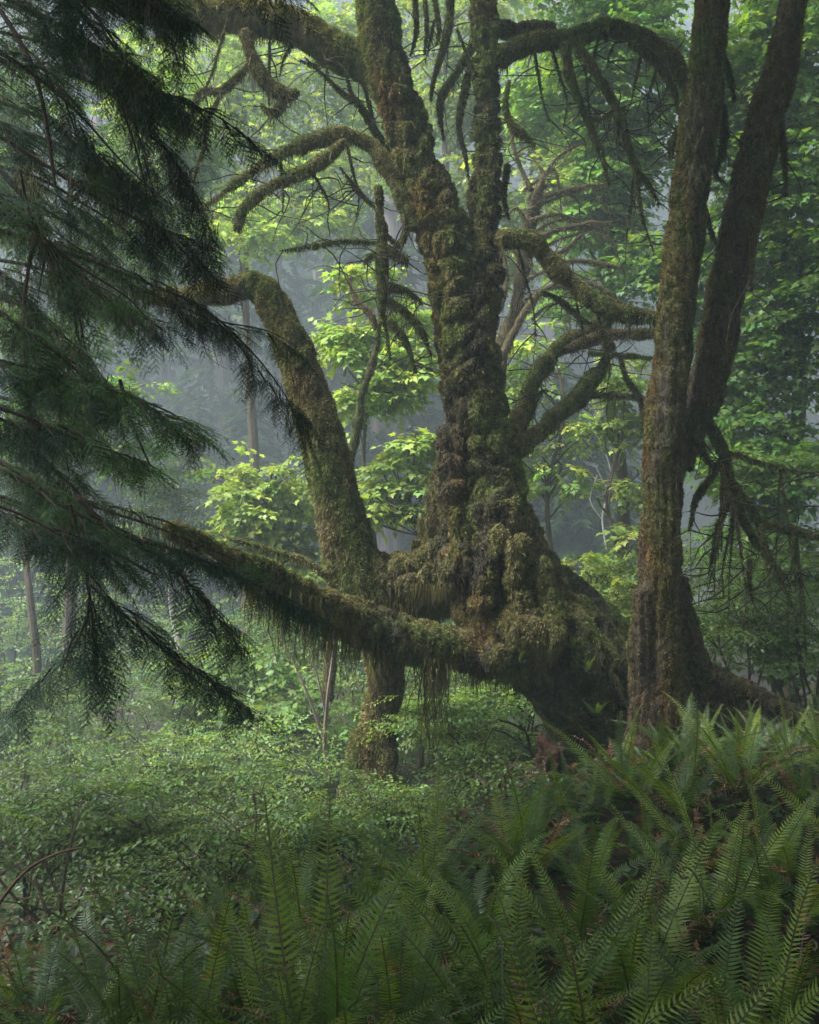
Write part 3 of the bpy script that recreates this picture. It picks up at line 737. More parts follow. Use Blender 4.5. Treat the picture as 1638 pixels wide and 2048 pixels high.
def leafy_maple(name, label, px, d, r, blobs, col, protos=None, size=1.0, group=None, trunk_col=np.array([.09, .075, .055]), top=None, lean=0, twig_n=26, cat='tree'):
    x = P(px, 0, d)[0]; z = float(ground_z(x, d)); t = thing(name, label, cat, (x, d, z), group)
    cs = [b[0] for b in blobs]; hi = max(c[2] for c in cs) if top is None else top
    A = Acc(); tip = np.array([x + lean, d, hi])
    n = 6; tr = [[x + lean * (i / n) ** 1.4 + .12 * math.sin(i * 1.9 + px), d + .1 * math.cos(i * 2.3 + px), z - .2 + (hi - z + .2) * i / n, r * (1 - .75 * i / n)] for i in range(n + 1)]
    plain_branch(A, tr, trunk_col, 9); A.obj('trunk', M_TWIG, t)
    trn = catmull(tr, .2); A = Acc()
    for c, rad, cnt in blobs:
        for i in range(max(2, twig_n // len(blobs))):
            u = norm(rng.normal(0, 1, 3)) * rng.random() ** .3; e = c + u * rad
            j = np.argmin(np.linalg.norm(trn[:, :3] - (e + [0, 0, -.5 * np.linalg.norm(e[:2] - [x, d]) - .3]), axis=1)); b = trn[j]
            mid = (b[:3] + e) / 2 + [0, 0, .15 * np.linalg.norm(e - b[:3])] + rng.normal(0, .12, 3)
            plain_branch(A, [[*b[:3], min(b[3] * .5, .03)], [*mid, .014], [*e, .004]], trunk_col, 5)
    A.obj('branches' if False else 'branch', M_TWIG, t)
    A = Acc(); blob_sprays(A, [(c, r, int(n * 1.75)) for c, r, n in blobs], protos or MSP, col, size * .82); A.obj('crown', M_LEAF, t)
    return t
YG = np.array([.33, .46, .11]); MG = np.array([.135, .25, .05]); DG = np.array([.075, .15, .035]); PG = np.array([.20, .32, .10])
E = ellip
G1 = 'bright leaved maples in the hollow'
leafy_maple('young_maple', 'bright yellow green young maple glowing under the raised mossy arm', 560, 13, .05,
            [E(465, 1010, 60, 22, 12.6, 48), E(440, 955, 34, 14, 13.2, 18), E(520, 955, 40, 20, 13, 36), E(585, 945, 40, 18, 12.7, 30), E(570, 1000, 60, 26, 13.2, 60), E(500, 1050, 55, 18, 12.8, 38), E(600, 1060, 50, 30, 13, 55), E(520, 1100, 60, 20, 13.2, 40), E(610, 1120, 50, 26, 12.8, 45), E(450, 1080, 24, 12, 13, 8)], YG * .85, size=1.0, group=G1)
leafy_maple('young_maple', 'bright young maple with leaves around the dark mossy snag', 745, 12.6, .05,
            [E(700, 665, 45, 38, 12.6, 75), E(770, 750, 70, 45, 12.6, 110), E(690, 780, 40, 24, 12.4, 45), E(820, 620, 40, 50, 12.8, 50), E(740, 560, 40, 30, 12.8, 40), E(815, 700, 45, 40, 12.6, 50)], YG, group=G1)
leafy_maple('young_maple', 'bright young maple leafing beside the foot of the leaning stem', 830, 12.2, .04,
            [E(840, 880, 44, 26, 12.2, 50), E(800, 940, 50, 22, 12.4, 45), E(755, 985, 40, 14, 12.2, 24), E(850, 990, 34, 45, 12.2, 50), E(790, 1010, 40, 16, 12.4, 22), E(730, 1010, 26, 12, 12.2, 10)], YG * .8, group=G1)
leafy_maple('young_maple', 'light green maple leafing behind the two elbowed limbs', 1110, 13.4, .06,
            [E(1080, 905, 50, 22, 13.4, 26), E(1130, 945, 60, 18, 13.4, 24), E(1060, 700, 50, 50, 13.4, 45), E(1150, 860, 50, 30, 13.4, 30), E(1040, 770, 30, 40, 13.4, 26)], YG * .8, group=G1)
leafy_maple('young_maple', 'pale young maple against the left edge of the forked trunk', 1235, 13.0, .05,
            [E(1245, 850, 40, 45, 13, 45), E(1262, 960, 22, 35, 13, 20), E(1270, 1060, 20, 40, 13, 18), E(1225, 740, 45, 50, 13, 45), E(1230, 1150, 40, 26, 13, 36)], YG * .75, group=G1)
leafy_maple('young_maple', 'low bright maple sapling seen between the mossy saddle and flank', 1190, 11.4, .03, [E(1210, 1195, 50, 22, 11.4, 40), E(1160, 1150, 30, 20, 11.4, 14)], YG * .6, group=G1)
leafy_maple('tall_maple', 'tall maple whose sunlit leaves fill the upper gap behind the arching limb', 500, 19, .14,
            [E(420, 330, 190, 130, 19, 260), E(600, 200, 190, 120, 20, 330), E(560, 420, 150, 50, 18, 110), E(380, 120, 150, 110, 19, 260), E(680, 350, 110, 90, 19, 150), E(760, 230, 90, 150, 21, 220), E(330, 200, 120, 120, 21, 160), E(700, 80, 120, 90, 19, 180), E(470, 470, 110, 36, 17, 70)], YG * .9, size=1.15)
leafy_maple('tall_maple', 'tall maple filling the gap between the leaning stem and the upright one', 900, 18, .13,
            [E(900, 150, 90, 160, 18, 240), E(900, 380, 60, 90, 18, 110), E(1060, 350, 100, 120, 17, 170), E(1080, 200, 120, 110, 18, 240), E(1030, 500, 60, 70, 17, 80), E(950, -20, 160, 60, 18, 150)], YG * .72, size=1.15)
leafy_maple('tall_maple', 'large maple hanging fresh leaves left of the forked trunk', 1230, 14, .12,
            [E(1230, 130, 140, 130, 14, 420), E(1250, 330, 110, 110, 14, 330), E(1120, 160, 90, 110, 14.5, 180), E(1280, 500, 60, 90, 13.6, 130), E(1180, 420, 80, 60, 14, 120), E(1150, 560, 80, 60, 13.8, 80), E(1230, -60, 200, 80, 14, 200)], MG * 1.1, size=1.0)
leafy_maple('tall_maple', 'broad dark green maple filling the upper corner beyond the forked maple', 1580, 13, .14,
            [E(1590, 100, 130, 160, 13, 420), E(1560, 400, 120, 160, 13, 420), E(1460, 150, 60, 160, 13, 200), E(1620, 620, 90, 160, 12.5, 300), E(1490, 700, 60, 120, 12.5, 120), E(1420, 560, 50, 120, 13, 110), E(1520, 880, 120, 80, 12.4, 200), E(1600, -60, 200, 80, 13, 200)], MG * .85, size=1.1)
leafy_maple('tall_maple', 'unseen dark green maple added outside the frame on the right', 1950, 14, .14, [E(1850, 200, 150, 300, 14, 420), E(2050, 600, 200, 260, 14, 420), E(1850, 900, 150, 200, 13.5, 260)], MG * .85, size=1.2)  # unseen tree, added beyond the right edge
leafy_maple('tall_maple', 'green maple with low spreading boughs beyond the right-hand root', 1560, 11.5, .07,
            [E(1470, 950, 70, 50, 11.5, 110), E(1590, 960, 90, 70, 11.5, 170), E(1490, 1090, 110, 60, 11.5, 170), E(1620, 1120, 90, 70, 11.5, 140), E(1500, 1220, 110, 50, 11, 130), E(1610, 1260, 90, 50, 11, 120)], MG * .9, protos=MSS, size=1.1)
leafy_maple('tall_maple', 'maple with mid green leaves showing through the hemlock boughs', 130, 15, .12,
            [E(60, 380, 110, 110, 15, 190), E(220, 520, 110, 100, 15, 130), E(340, 480, 80, 70, 15, 80), E(120, 650, 130, 70, 15, 150), E(300, 330, 110, 100, 15, 150), E(60, 180, 120, 110, 15, 160), E(360, 250, 70, 90, 15, 110)], MG * .95)
leafy_maple('tall_maple', 'leafy maple low behind the hemlock near the frame edge', 60, 13, .08,
            [E(60, 850, 120, 60, 13, 110), E(230, 790, 90, 40, 13, 70), E(260, 900, 60, 40, 13, 40)], MG)
leafy_maple('pale_alder', 'pale grey green alder with thin white twigs left of the bright maple', 350, 16, .06,
            [E(350, 960, 55, 60, 16, 150), E(340, 1060, 60, 60, 16, 120), E(395, 1030, 40, 50, 16, 60), E(360, 890, 30, 30, 16, 40)], np.array([.16, .24, .12]), protos=SSP, size=1.3, trunk_col=np.array([.45, .42, .42]))

# a mossy, twiggy maple between the stems, brown and lit
tm = thing('twiggy_maple', 'slender mossy maple with a tangle of brown hanging twigs behind the upright stem', 'tree', (*P(1045, 1100, 12)[:2], float(ground_z(*P(1045, 1100, 12)[:2]))))
BROWN = np.array([.17, .145, .085])
mossy_branch('trunk', tm, [(1000, 1200, 22), (985, 900, 18), (1000, 720, 16), (1030, 620, 15), (1048, 520, 16), (1062, 440, 15), (1075, 380, 12)], 12, colour=BROWN * .8, twigs=6, dens=9000)
rt_ = random.Random(8)
extra_ = [[(1055 + rt_.uniform(-10, 20), y_, 4), (1055 + dx_ * .4, y_ - 25, 3.5), (1055 + dx_ * .8, y_ - 30 + rt_.uniform(-20, 30), 3), (1055 + dx_, y_ + rt_.uniform(-10, 60), 1.5)] for y_, dx_ in [(560, 150), (530, -60), (500, 190), (470, 120), (440, -55), (420, 160), (395, 110), (380, 70), (600, 110), (640, 90)]]
for pts in extra_ + [[(1000, 720, 10), (1040, 640, 10), (1080, 590, 9), (1130, 555, 6)], [(1055, 480, 9), (1110, 462, 8), (1170, 450, 7), (1230, 442, 5)], [(1070, 400, 7), (1120, 385, 6), (1180, 372, 5), (1215, 368, 3)],
            [(1060, 440, 7), (1110, 430, 6), (1160, 440, 5)], [(1075, 520, 6), (1130, 500, 6), (1180, 455, 5), (1215, 450, 3)], [(1065, 400, 8), (1085, 350, 7), (1075, 330, 4)], [(1062, 380, 6), (1040, 330, 6), (1028, 290, 4), (1020, 230, 3)],
            [(1075, 370, 5), (1110, 320, 4), (1150, 290, 3)], [(1100, 540, 6), (1150, 520, 6), (1235, 535, 5), (1250, 540, 3)], [(1000, 620, 7), (1012, 560, 7), (1008, 510, 5)], [(1150, 560, 4), (1200, 575, 5), (1250, 610, 4)]]:
    mossy_branch('branch', tm, pts, 11.9, colour=BROWN, twigs=5, drape=1.6, drape_len=.14, dens=7000)
sn = thing('mossy_snag', 'thin dark mossy snag rising behind the raised arm with a pale forked top', 'tree', (*P(690, 1000, 11)[:2], float(ground_z(*P(690, 1000, 11)[:2]))))
mossy_branch('trunk', sn, [(655, 1400, 16), (670, 1200, 14), (682, 1030, 12), (696, 930, 13), (707, 870, 14), (722, 800, 14), (738, 740, 14), (752, 690, 12), (760, 640, 9), (758, 600, 5)], 10.6, dark=.75, dens=9000)
mossy_branch('branch', sn, [(752, 690 - 30, 7), (735, 625, 8), (712, 600, 7), (702, 575, 5), (695, 550, 3)], 10.6, colour=TAN, dens=9000)

# unseen maples added outside the frame so that their crowns darken the bank
for lab, x_, y_, bl in [('unseen maple added outside the right edge to shade the ferns', 8.5, 4.5, [((8, 4.5, 5.5), (2.2, 4, 3.4), 620), ((7, 1, 6.5), (3, 3, 2), 340)]),
                        ('unseen maple added behind the photographer to shade the fern bank', 1.5, -7, [((0, -5.5, 4.5), (5, 1.8, 3.6), 1000), ((5.5, -3.5, 4.5), (2, 3, 3.6), 520)]),
                        ('unseen maple added left of the photographer to shade the dark ferns', -6.5, -3, [((-5.5, -2.5, 4.5), (2, 3, 3.6), 560), ((-7.0, .5, 4.0), (1.6, 2.5, 3.0), 420)])]:
    z_ = float(ground_z(x_, y_)); t_ = thing('added_shade_maple', lab, 'tree', (x_, y_, z_)); A = Acc()
    tr_ = [[x_, y_, z_ - .2, .2], [x_ + .1, y_, z_ + 3, .16], [x_ - .1, y_ + .1, z_ + 8, .06]]; plain_branch(A, tr_, np.array([.08, .07, .05]), 10)
    for c, r, n in bl:
        for i in range(9):
            e = np.array(c) + norm(rng.normal(0, 1, 3)) * np.array(r) * .8; b = np.array([x_, y_, z_ + rng.uniform(1.5, 6)]); plain_branch(A, [[*b, .05], [*((b + e) / 2 + [0, 0, .3]), .03], [*e, .01]], np.array([.08, .07, .05]), 6)
    A.obj('trunk', M_TWIG, t_); A = Acc(); blob_sprays(A, bl, MSP, MG * .7, 2.0); A.obj('crown', M_LEAF, t_)

# ------------------------------------------------------------------ understory: vine maple and huckleberry in level tiers
def shrub(name, label, px, d, width, h, n, col, group, protos=None, size=1., stems=5, flat=.16, thick=.5, zoff=0., stem_col=np.array([.055, .042, .032])):
    x = P(px, 0, d)[0]; z = float(ground_z(x, d)); t = thing(name, label, 'shrub', (x, d, z), group)
    A = Acc(); heads = []
    for i in range(stems):
        az = rng.uniform(0, 6.28); L = rng.uniform(.35, 1.0) * width * .5; top = h * rng.uniform(.6, 1.05)
        e = np.array([x + math.cos(az) * L, d + math.sin(az) * L * .7, z + top]); m = np.array([x + math.cos(az) * L * .35, d + math.sin(az) * L * .3, z + top * .5]) + rng.normal(0, .07, 3)
        plain_branch(A, [[x + rng.normal(0, .05), d, z - .05, .014], [*m, .010], [*e, .004]], stem_col, 5); heads.append(e)
        for j in range(3):
            b = m + (e - m) * rng.uniform(0, .8); q = b + [rng.normal(0, .3) * width * .5, rng.normal(0, .25) * width * .5, rng.uniform(.0, .3) * h]
            plain_branch(A, [[*b, .007], [*((b + q) / 2 + rng.normal(0, .04, 3)), .005], [*q, .002]], stem_col, 4); heads.append(q)
    A.obj('stem', M_TWIG, t)
    A = Acc(); bl = [(hd + [0, 0, -.02], (width * .32, width * .28, h * thick * .22), max(4, n // len(heads))) for hd in heads]
    blob_sprays(A, bl, protos or SSP, col, size, flat); A.obj('foliage', M_LEAF, t)
VM = np.array([.125, .215, .050]); VM2 = np.array([.19, .31, .075]); VD = np.array([.075, .135, .035])  # near-left shrubs get VM scaled down, corner shade put into leaf colour
sh = [ # px, depth, width, height, sprays, colour, big leaves?, label
    (60, 7.4, 2.0, 1.15, 330, VM * .6, 0, 'feathery green shrub low at the left edge behind the ferns'),
    (330, 7.0, 1.9, 1.0, 300, VM * .65, 0, 'airy shrub with forked dark stems behind the left ferns'),
    (520, 8.0, 1.7, .95, 280, VM, 0, 'airy tiered shrub left of the mossy leg'),
    (180, 9.2, 2.2, 1.5, 380, VM * .9, 0, 'wide tiered shrub below the hanging hemlock tips'),
    (420, 9.6, 2.0, 1.4, 330, VM2, 0, 'light green tiered shrub between hemlock tips and mossy leg'),
    (20, 10.5, 2.2, 1.9, 360, VM * .9, 0, 'tall soft shrub at the far left edge'),
    (610, 8.9, 1.3, .62, 240, VM2, 0, 'small tiered shrub touching the left side of the mossy leg'),
    (800, 8.6, 1.3, .50, 260, VM2, 0, 'bright flat tiered shrub in front of the mossy leg'),
    (960, 9.4, 1.5, .7, 280, VM2, 0, 'bright flat tiered shrub under the mossy arch'),
    (1040, 10.3, 1.6, 1.0, 300, VM2 * 1.1, 0, 'tall tiered shrub close to the dark inside of the arch'),
    (870, 11.0, 1.8, 1.3, 300, PG * .8, 0, 'pale shrub behind the hanging moss curtain'),
    (700, 11.8, 1.9, 1.7, 330, PG * .8, 0, 'pale shrub directly behind the mossy leg'),
    (560, 12.0, 2.0, 1.8, 320, VM2, 1, 'light leafy shrub under the low mossy arm'),
    (330, 12.2, 2.4, 2.0, 360, PG * .75, 0, 'soft pale shrub behind the lowest hemlock spray'),
    (120, 13, 2.6, 2.3, 360, PG * .75, 0, 'big greyish shrub in the mist behind the hemlock'),
    (470, 14.5, 2.4, 2.5, 330, PG, 0, 'misty shrub beyond the low mossy arm'),
    (640, 15, 2.6, 2.5, 300, PG, 1, 'misty leafy shrub glimpsed through the lichen curtains'),
    (820, 15.5, 2.6, 2.1, 300, PG, 1, 'misty leafy shrub beyond the arch, left half'),
    (980, 14.5, 2.4, 1.9, 300, PG * .9, 1, 'misty leafy shrub beyond the arch, right half'),
    (1010, 8.1, 1.0, .32, 140, VM * .9, 0, 'low leafy plant by the rotten stump'),
    (240, 16.5, 3.0, 3.0, 330, PG, 0, 'tall hazy shrub at the back of the hollow'),
    (20, 17, 3.0, 3.4, 330, PG * .9, 0, 'tall hazy shrub at the back, cut by the left edge'),
    (1500, 9.6, 2.0, 1.5, 260, VM * .8, 0, 'thin leaved shrub behind the right-hand root'),
    (1640, 9.4, 1.8, 1.6, 240, VM * .7, 0, 'dim shrub cut by the right edge above the root'),
    (1430, 11.2, 1.8, 2.2, 240, VM * .9, 0, 'tall thin shrub right of the forked trunk'),
    (1150, 13, 2.4, 2.3, 260, VM2 * .8, 1, 'leafy shrub in the notch right of the mossy flank'),
    (700, 6.6, 1.1, .32, 170, VM * .8, 0, 'low sprig of tiered leaves among the middle ferns'),
    (470, 6.2, 1.5, .6, 210, VM * .7, 0, 'small dim shrub directly above the left ferns'),
    (1850, 9.5, 2.2, 1.5, 260, VM * .8, 0, 'thin leaved shrub just outside the right edge'),
    (2050, 8.0, 2.0, 1.3, 240, VM * .7, 0, 'dim shrub well outside the right edge'),
    (1760, 12, 2.4, 2.2, 260, VM, 0, 'tall shrub outside the right edge under the dark maple'),
    (2150, 11, 2.6, 2.2, 260, VM, 0, 'broad shrub far outside the right edge'),
    (130, 6.1, 1.8, .75, 250, VM * .65, 0, 'dark lower shrub at the left above the fern tips'),
]
for px, d, wd, h, n, c, big, lab in sh:
    shrub('understory_shrub', lab, px, d, wd, h, int(n * 1.5), c, 'tiered shrubs of the understory', MSS if big else SSP, .85 if big else (.68 if d < 10 else .85))

def thin_stems(label, pts_list, d, col=np.array([.16, .13, .11]), name='bare_sapling', r=1.0):
    A = Acc(); p0 = P(*pts_list[0][0][:2], d)
    for pts in pts_list:
        plain_branch(A, [[*P(q[0], q[1], d), q[2] * K * d * r] for q in pts], col, 5)
    o = A.obj(name, M_TWIG); o['label'] = label; o['category'] = 'sapling'
thin_stems('bare pinkish sapling with three thin stems left of the mossy leg', [[(665, 1560, 5), (650, 1500, 5), (655, 1400, 4), (665, 1320, 3), (672, 1250, 2)], [(652, 1490, 4), (620, 1400, 3), (590, 1330, 2), (570, 1290, 1.5)], [(654, 1440, 3), (632, 1340, 2), (610, 1280, 1.5)]], 10.4)
thin_stems('white dead sapling twisting up in the mist under the low arm', [[(578, 1580, 3), (575, 1500, 3), (582, 1440, 2.5), (578, 1410, 2)], [(575, 1510, 2.5), (560, 1480, 2.2), (545, 1478, 1.5)], [(582, 1450, 1.5), (600, 1420, 1.2)]], 13, np.array([.6, .6, .58]))
thin_stems('dark arching dead cane rising from the left edge above the ferns', [[(-30, 1850, 4), (10, 1790, 4), (60, 1735, 3.5), (120, 1705, 2.5), (165, 1695, 1.5)]], 5.6, np.array([.06, .035, .025]), 'dead_cane')
thin_stems('bare dark forked sapling right of the mossy arch over the shrubs', [[(1085, 1560, 3), (1060, 1500, 3), (1050, 1460, 2.5), (1000, 1440, 2)], [(1060, 1500, 2), (985, 1460, 2), (955, 1560, 1.5)], [(1055, 1470, 1.8), (1080, 1470, 1.5)]], 9.0, np.array([.05, .04, .03]))
thin_stems('pale leafless twigs tangled in the mist beside the forked trunk', [[(1215, 1110, 3), (1205, 1030, 3), (1225, 970, 2), (1210, 900, 1.4)], [(1205, 1040, 2), (1180, 1000, 1.5), (1195, 950, 1.2)], [(1208, 1010, 2), (1240, 990, 1.4), (1262, 1010, 1)], [(1215, 980, 2), (1190, 930, 1.2)]], 17, np.array([.28, .27, .26]), r=.6)

# ------------------------------------------------------------------ western hemlock crowding in from the left
def hem_spray(seed, L=.30, nt=8):
    """flat lacy spray: a stem with alternate side twigs, each set with short flat needles"""
    r = np.random.default_rng(seed); V = []; Cc = []
    def needle(b, d, l, w_, c=1.):
        s = norm(np.cross(d, [r.normal(0, .25), r.normal(0, .25), 1.])); V.extend([b - s * w_, b + s * w_, b + d * l]); Cc.extend([[c, c, c]] * 3)
    for i in range(nt):
        t = (i + .5) / nt
        for sg in (-1, 1):
            if r.random() < .08: continue
            b = np.array([0, L * (t + .03 * sg), -.25 * L * t * t]); tl = .125 * (1 - .7 * t) * r.uniform(.6, 1.15)
            a = sg * r.uniform(.7, 1.05); d = norm(np.array([math.sin(a), math.cos(a), -.12 - .15 * t]))
            m = max(3, int(tl / .0085)); c0 = r.uniform(.8, 1.2)
            for j in range(m):
                u = (j + .5) / m; q = b + d * tl * u + np.array([0, 0, -.30 * tl * u * u])
                for s2 in (-1, 1):
                    aa = a + s2 * r.uniform(.8, 1.2); needle(q, norm(np.array([math.sin(aa), math.cos(aa), r.normal(-.08, .12)])), .0125 * (1 - .4 * u) * r.uniform(.75, 1.2)  , .0044, c0 * (.85 + 2.2 * max(0, u - .55)))
    for i in range(16):
        t = i / 16; b = np.array([0, L * t, -.25 * L * t * t]); needle(b, norm(np.array([r.normal(0, .3), 1, -.3 * t])), L / 12, .0022, .9)
    return np.array(V), np.arange(len(V)).reshape(-1, 3), np.array(Cc)
HS = [hem_spray(s) for s in (1, 2, 3, 4)]
hem = thing('hemlock_tree', 'dark western hemlock with drooping needled boughs crowding the left side', 'tree', (-4.3, 5.9, -.5))
HG = np.array([.036, .085, .026]); HB = np.array([.020, .046, .026])
A = Acc(); v, f = tube(catmull([[-4.3, 5.9, -.7, .30], [-4.32, 5.9, 1, .25], [-4.3, 5.95, 3, .22], [-4.25, 5.9, 6, .18], [-4.2, 5.9, 9.5, .10]], .1), 14)
A.add(v, f, np.array([.075, .055, .045]) * (.6 + .8 * vnoise(v * [16, 16, 4], 3))[:, None]); A.obj('trunk', M_BARK, hem, smooth=True)
STEMC = np.array([.045, .036, .032])
def bough(pts, reach=.55, d=None, dens=1.0, brown=.0, start=.12, lich=1., tail=1.0, label=None):
    path = px_path(pts, d, .03); path[:, 3] *= .6; A = Acc(); v, f = tube(path, 6); A.add(v, f, STEMC * (.7 + .6 * rng.random((len(v), 1))), 0)
    S = np.concatenate([[0], np.cumsum(np.linalg.norm(np.diff(path[:, :3], axis=0), axis=1))]); tot = S[-1]
    path[:, :3] += (np.stack([vnoise(path[:, :3] * 2.5 + 9, k) for k in (1, 2, 3)], 1) - .5) * [.12, .16, .16]
    at = lambda s: np.array([np.interp(s, S, path[:, k]) for k in range(4)])
    Bp, Bd, Bs = [], [], []; s = start * tot; side = 1
    while s < tot:
        b = at(s); tg = norm(at(min(tot, s + .05))[:3] - at(max(0, s - .05))[:3]); u = s / tot
        lat = norm(np.cross(tg, [0, 0, 1.])) * side; side = -side
        L = reach * (.35 + .65 * math.sin(math.pi * min(1, (.15 + u * .9)) ** .9)) * rng.uniform(.6, 1.2) * (1 - .35 * u)
        dd = norm(lat * rng.uniform(.6, .9) + tg * .75 + rng.normal(0, .12, 3) + [0, 0, -.05])
        q = [[*b[:3], .005]]
        n = max(3, int(L / .07))
        for i in range(n):
            dd = norm(dd + np.array([0, 0, -.03 - .03 * tail]) + rng.normal(0, .05, 3)); q.append([*(np.array(q[-1][:3]) + dd * L / n), .005 * (1 - i / n) + .001])
        tp = catmull(q, .075); tv, tf = tube(tp, 4, False); A.add(tv, tf, STEMC, 0)
        for i in range(1, len(tp)):
            if rng.random() < brown * .7: continue
            t_ = norm(tp[i, :3] - tp[i - 1, :3]); l2 = norm(np.cross(t_, [0, 0, 1.]))
            for sg in (-1, 1):
                if rng.random() < .8 * dens:
                    Bp.append(tp[i, :3]); Bd.append(norm(l2 * sg * rng.uniform(.5, 1.0) + t_ * .8 + [0, 0, -.12])); Bs.append(rng.uniform(.5, 1.0) * (1.1 - .5 * i / len(tp)))
        Bp.append(tp[-1, :3]); Bd.append(dd); Bs.append(.8)
        s += rng.uniform(.06, .11) / dens
    Bp.append(path[-1, :3]); Bd.append(norm(path[-1, :3] - path[-3, :3])); Bs.append(.8)
    Bp, Bd, Bs = map(np.array, (Bp, Bd, Bs)); k = len(Bp)
    R = frames(Bd + rng.normal(0, .08, (k, 3)), norm(np.stack([rng.normal(0, .3, k), rng.normal(-.35, .3, k), np.ones(k)], 1)))
    w = rng.integers(0, 4, k); tone = np.where(fbm(Bp * 1.7, 5, 2)[:, None] > .5, HG, HB); c = tone * (1 + rng.normal(0, .22, (k, 1))).clip(.5, 1.6)
    for i in range(4):
        m = w == i; A.inst(HS[i], R[m], Bp[m], Bs[m], c[m], 1)
    # grey-brown lichen and dead twigs hanging under the bough
    n = int(260 * tot * lich * (.3 + brown)); i = rng.integers(0, len(path), n); q = path[i, :3] + rng.normal(0, .05, (n, 3)) * [1, 1, .4]
    strands(A, q, .05 + .26 * rng.random(n) ** 1.6, .0026, leaf_col(n, np.array([.14, .125, .095]), .25, .06), .16, 6, 2)
    o = A.obj('bough', [M_TWIG, M_NEEDLE, M_MOSS], hem)
    if label: o['label'] = label
BO = [
    ([(-120, -60, 9), (60, 20, 7), (220, 110, 6), (330, 190, 4), (430, 230, 3), (510, 290, 2)], 5.6, .50, 1, .1),
    ([(-120, 40, 9), (40, 130, 7), (150, 220, 5), (250, 330, 3), (330, 400, 2)], 5.2, .50, 1, .2),
    ([(-100, -120, 8), (120, -60, 6), (260, -20, 5), (350, 60, 3), (370, 140, 2)], 5.4, .5, 1, .3),
    ([(-60, -160, 8), (60, -80, 6), (180, 20, 5), (250, 120, 3), (280, 200, 2)], 4.9, .45, 1, .3),
    ([(-120, 200, 9), (60, 310, 7), (200, 400, 5), (330, 470, 4), (400, 540, 2)], 5.6, .50, 1, .3),
    ([(-120, 320, 9), (20, 420, 6), (140, 520, 5), (260, 600, 3), (330, 690, 2)], 5.2, .50, 1, .4),
    ([(-60, 440, 8), (120, 500, 6), (280, 560, 5), (410, 620, 4), (500, 700, 3), (570, 790, 2), (600, 860, 1)], 5.8, .38, .9, .5),
    ([(200, 540, 5), (330, 600, 4), (430, 640, 3), (530, 660, 2), (590, 690, 1)], 6.0, .34, 1, .1),
    ([(-120, 560, 8), (20, 640, 6), (130, 720, 4), (210, 800, 3)], 5.0, .46, 1, .3),
    ([(-100, 700, 7), (80, 740, 6), (220, 780, 5), (330, 820, 3), (395, 860, 2)], 5.0, .50, 1.1, 0),
    ([(-120, 780, 8), (40, 830, 6), (160, 880, 4), (280, 920, 2)], 4.7, .46, 1, .3),
    ([(-80, 880, 9), (30, 940, 8), (130, 1010, 7), (240, 1070, 6), (350, 1100, 5), (450, 1140, 4), (540, 1180, 3), (600, 1210, 1)], 5.4, .46, 1, .2),
    ([(60, 960, 6), (180, 1010, 5), (300, 1050, 4), (400, 1090, 3), (470, 1120, 2)], 5.7, .34, .8, .9),
    ([(-120, 980, 7), (20, 1020, 5), (140, 1080, 4), (240, 1140, 2)], 5.0, .44, 1, .4),
    ([(140, 1010, 6), (165, 1100, 6), (180, 1200, 5), (190, 1290, 3), (200, 1390, 2)], 5.2, .42, 1, .3),
    ([(180, 1170, 5), (260, 1240, 5), (340, 1310, 4), (420, 1360, 3), (510, 1400, 1)], 5.3, .40, 1, .2),
    ([(180, 1220, 4), (150, 1290, 4), (110, 1340, 3), (50, 1390, 1)], 5.1, .34, 1, .1),
    ([(300, 1090, 4), (360, 1150, 4), (420, 1210, 3), (480, 1280, 1)], 5.5, .36, 1, 0),
    ([(40, 340, 5), (60, 430, 5), (100, 520, 4), (150, 600, 3), (170, 700, 2)], 5.3, .40, 1, .8),
    ([(250, 230, 4), (330, 300, 4), (380, 380, 3), (410, 470, 2), (400, 540, 1)], 5.7, .36, 1, .6),
    ([(160, 60, 5), (220, 160, 4), (260, 260, 4), (290, 370, 3), (300, 470, 1)], 5.5, .40, 1, .6),
    ([(-90, 500, 6), (20, 560, 5), (60, 660, 4), (80, 760, 3), (70, 840, 1)], 5.5, .40, 1, .5),
]
r_ = random.Random(4)
for i in range(18):      # the layer behind, nearer the trunk
    y0 = -160 + i * 66; xe = (400 if y0 < 330 else 330 if y0 < 700 else 250) - r_.uniform(0, 140); dr = r_.uniform(110, 230)
    BO.append(([(-140, y0, 8), (xe * .2, y0 + dr * .25, 6), (xe * .55, y0 + dr * .55, 4), (xe * .85, y0 + dr * .85, 3), (xe, y0 + dr * 1.1, 1)], 5.9 + r_.uniform(0, .8), .5, 1, .3))
for pts, d, reach, dn, br in BO:
    bough(pts, reach, d, dn * (.95 if d < 5.85 else .8), br)
for i in range(16):      # unseen boughs above the frame, added as canopy to shade the foreground
    y0 = -1050 + i * 55; xe = 150 + r_.uniform(0, 450)
    bough([(-140, y0, 9), (xe * .3, y0 + 60, 6), (xe * .65, y0 + 140, 4), (xe, y0 + 260, 1)], .7, 4.4 + r_.uniform(0, 1.6), 1.0, .2)
A = Acc()     # crooked dead limbs inside the hemlock
for pts in [[(-60, 250, 8), (0, 340, 6), (50, 395, 6), (80, 430, 5), (60, 520, 4), (45, 640, 4), (55, 760, 3)], [(0, 20, 5), (60, 120, 5), (90, 230, 4), (110, 370, 3)], [(-20, 930, 7), (60, 970, 6), (130, 1040, 5), (220, 1100, 4), (310, 1150, 2)],
            [(240, 760, 4), (265, 850, 3), (300, 930, 2)], [(160, 1000, 4), (250, 1080, 3), (330, 1110, 2), (380, 1090, 1)]]:
    plain_branch(A, [[*P(q[0], q[1], 5.35), q[2] * K * 5.35] for q in pts], np.array([.075, .05, .05]), 6)
A.obj('dead_limb', M_TWIG, hem)

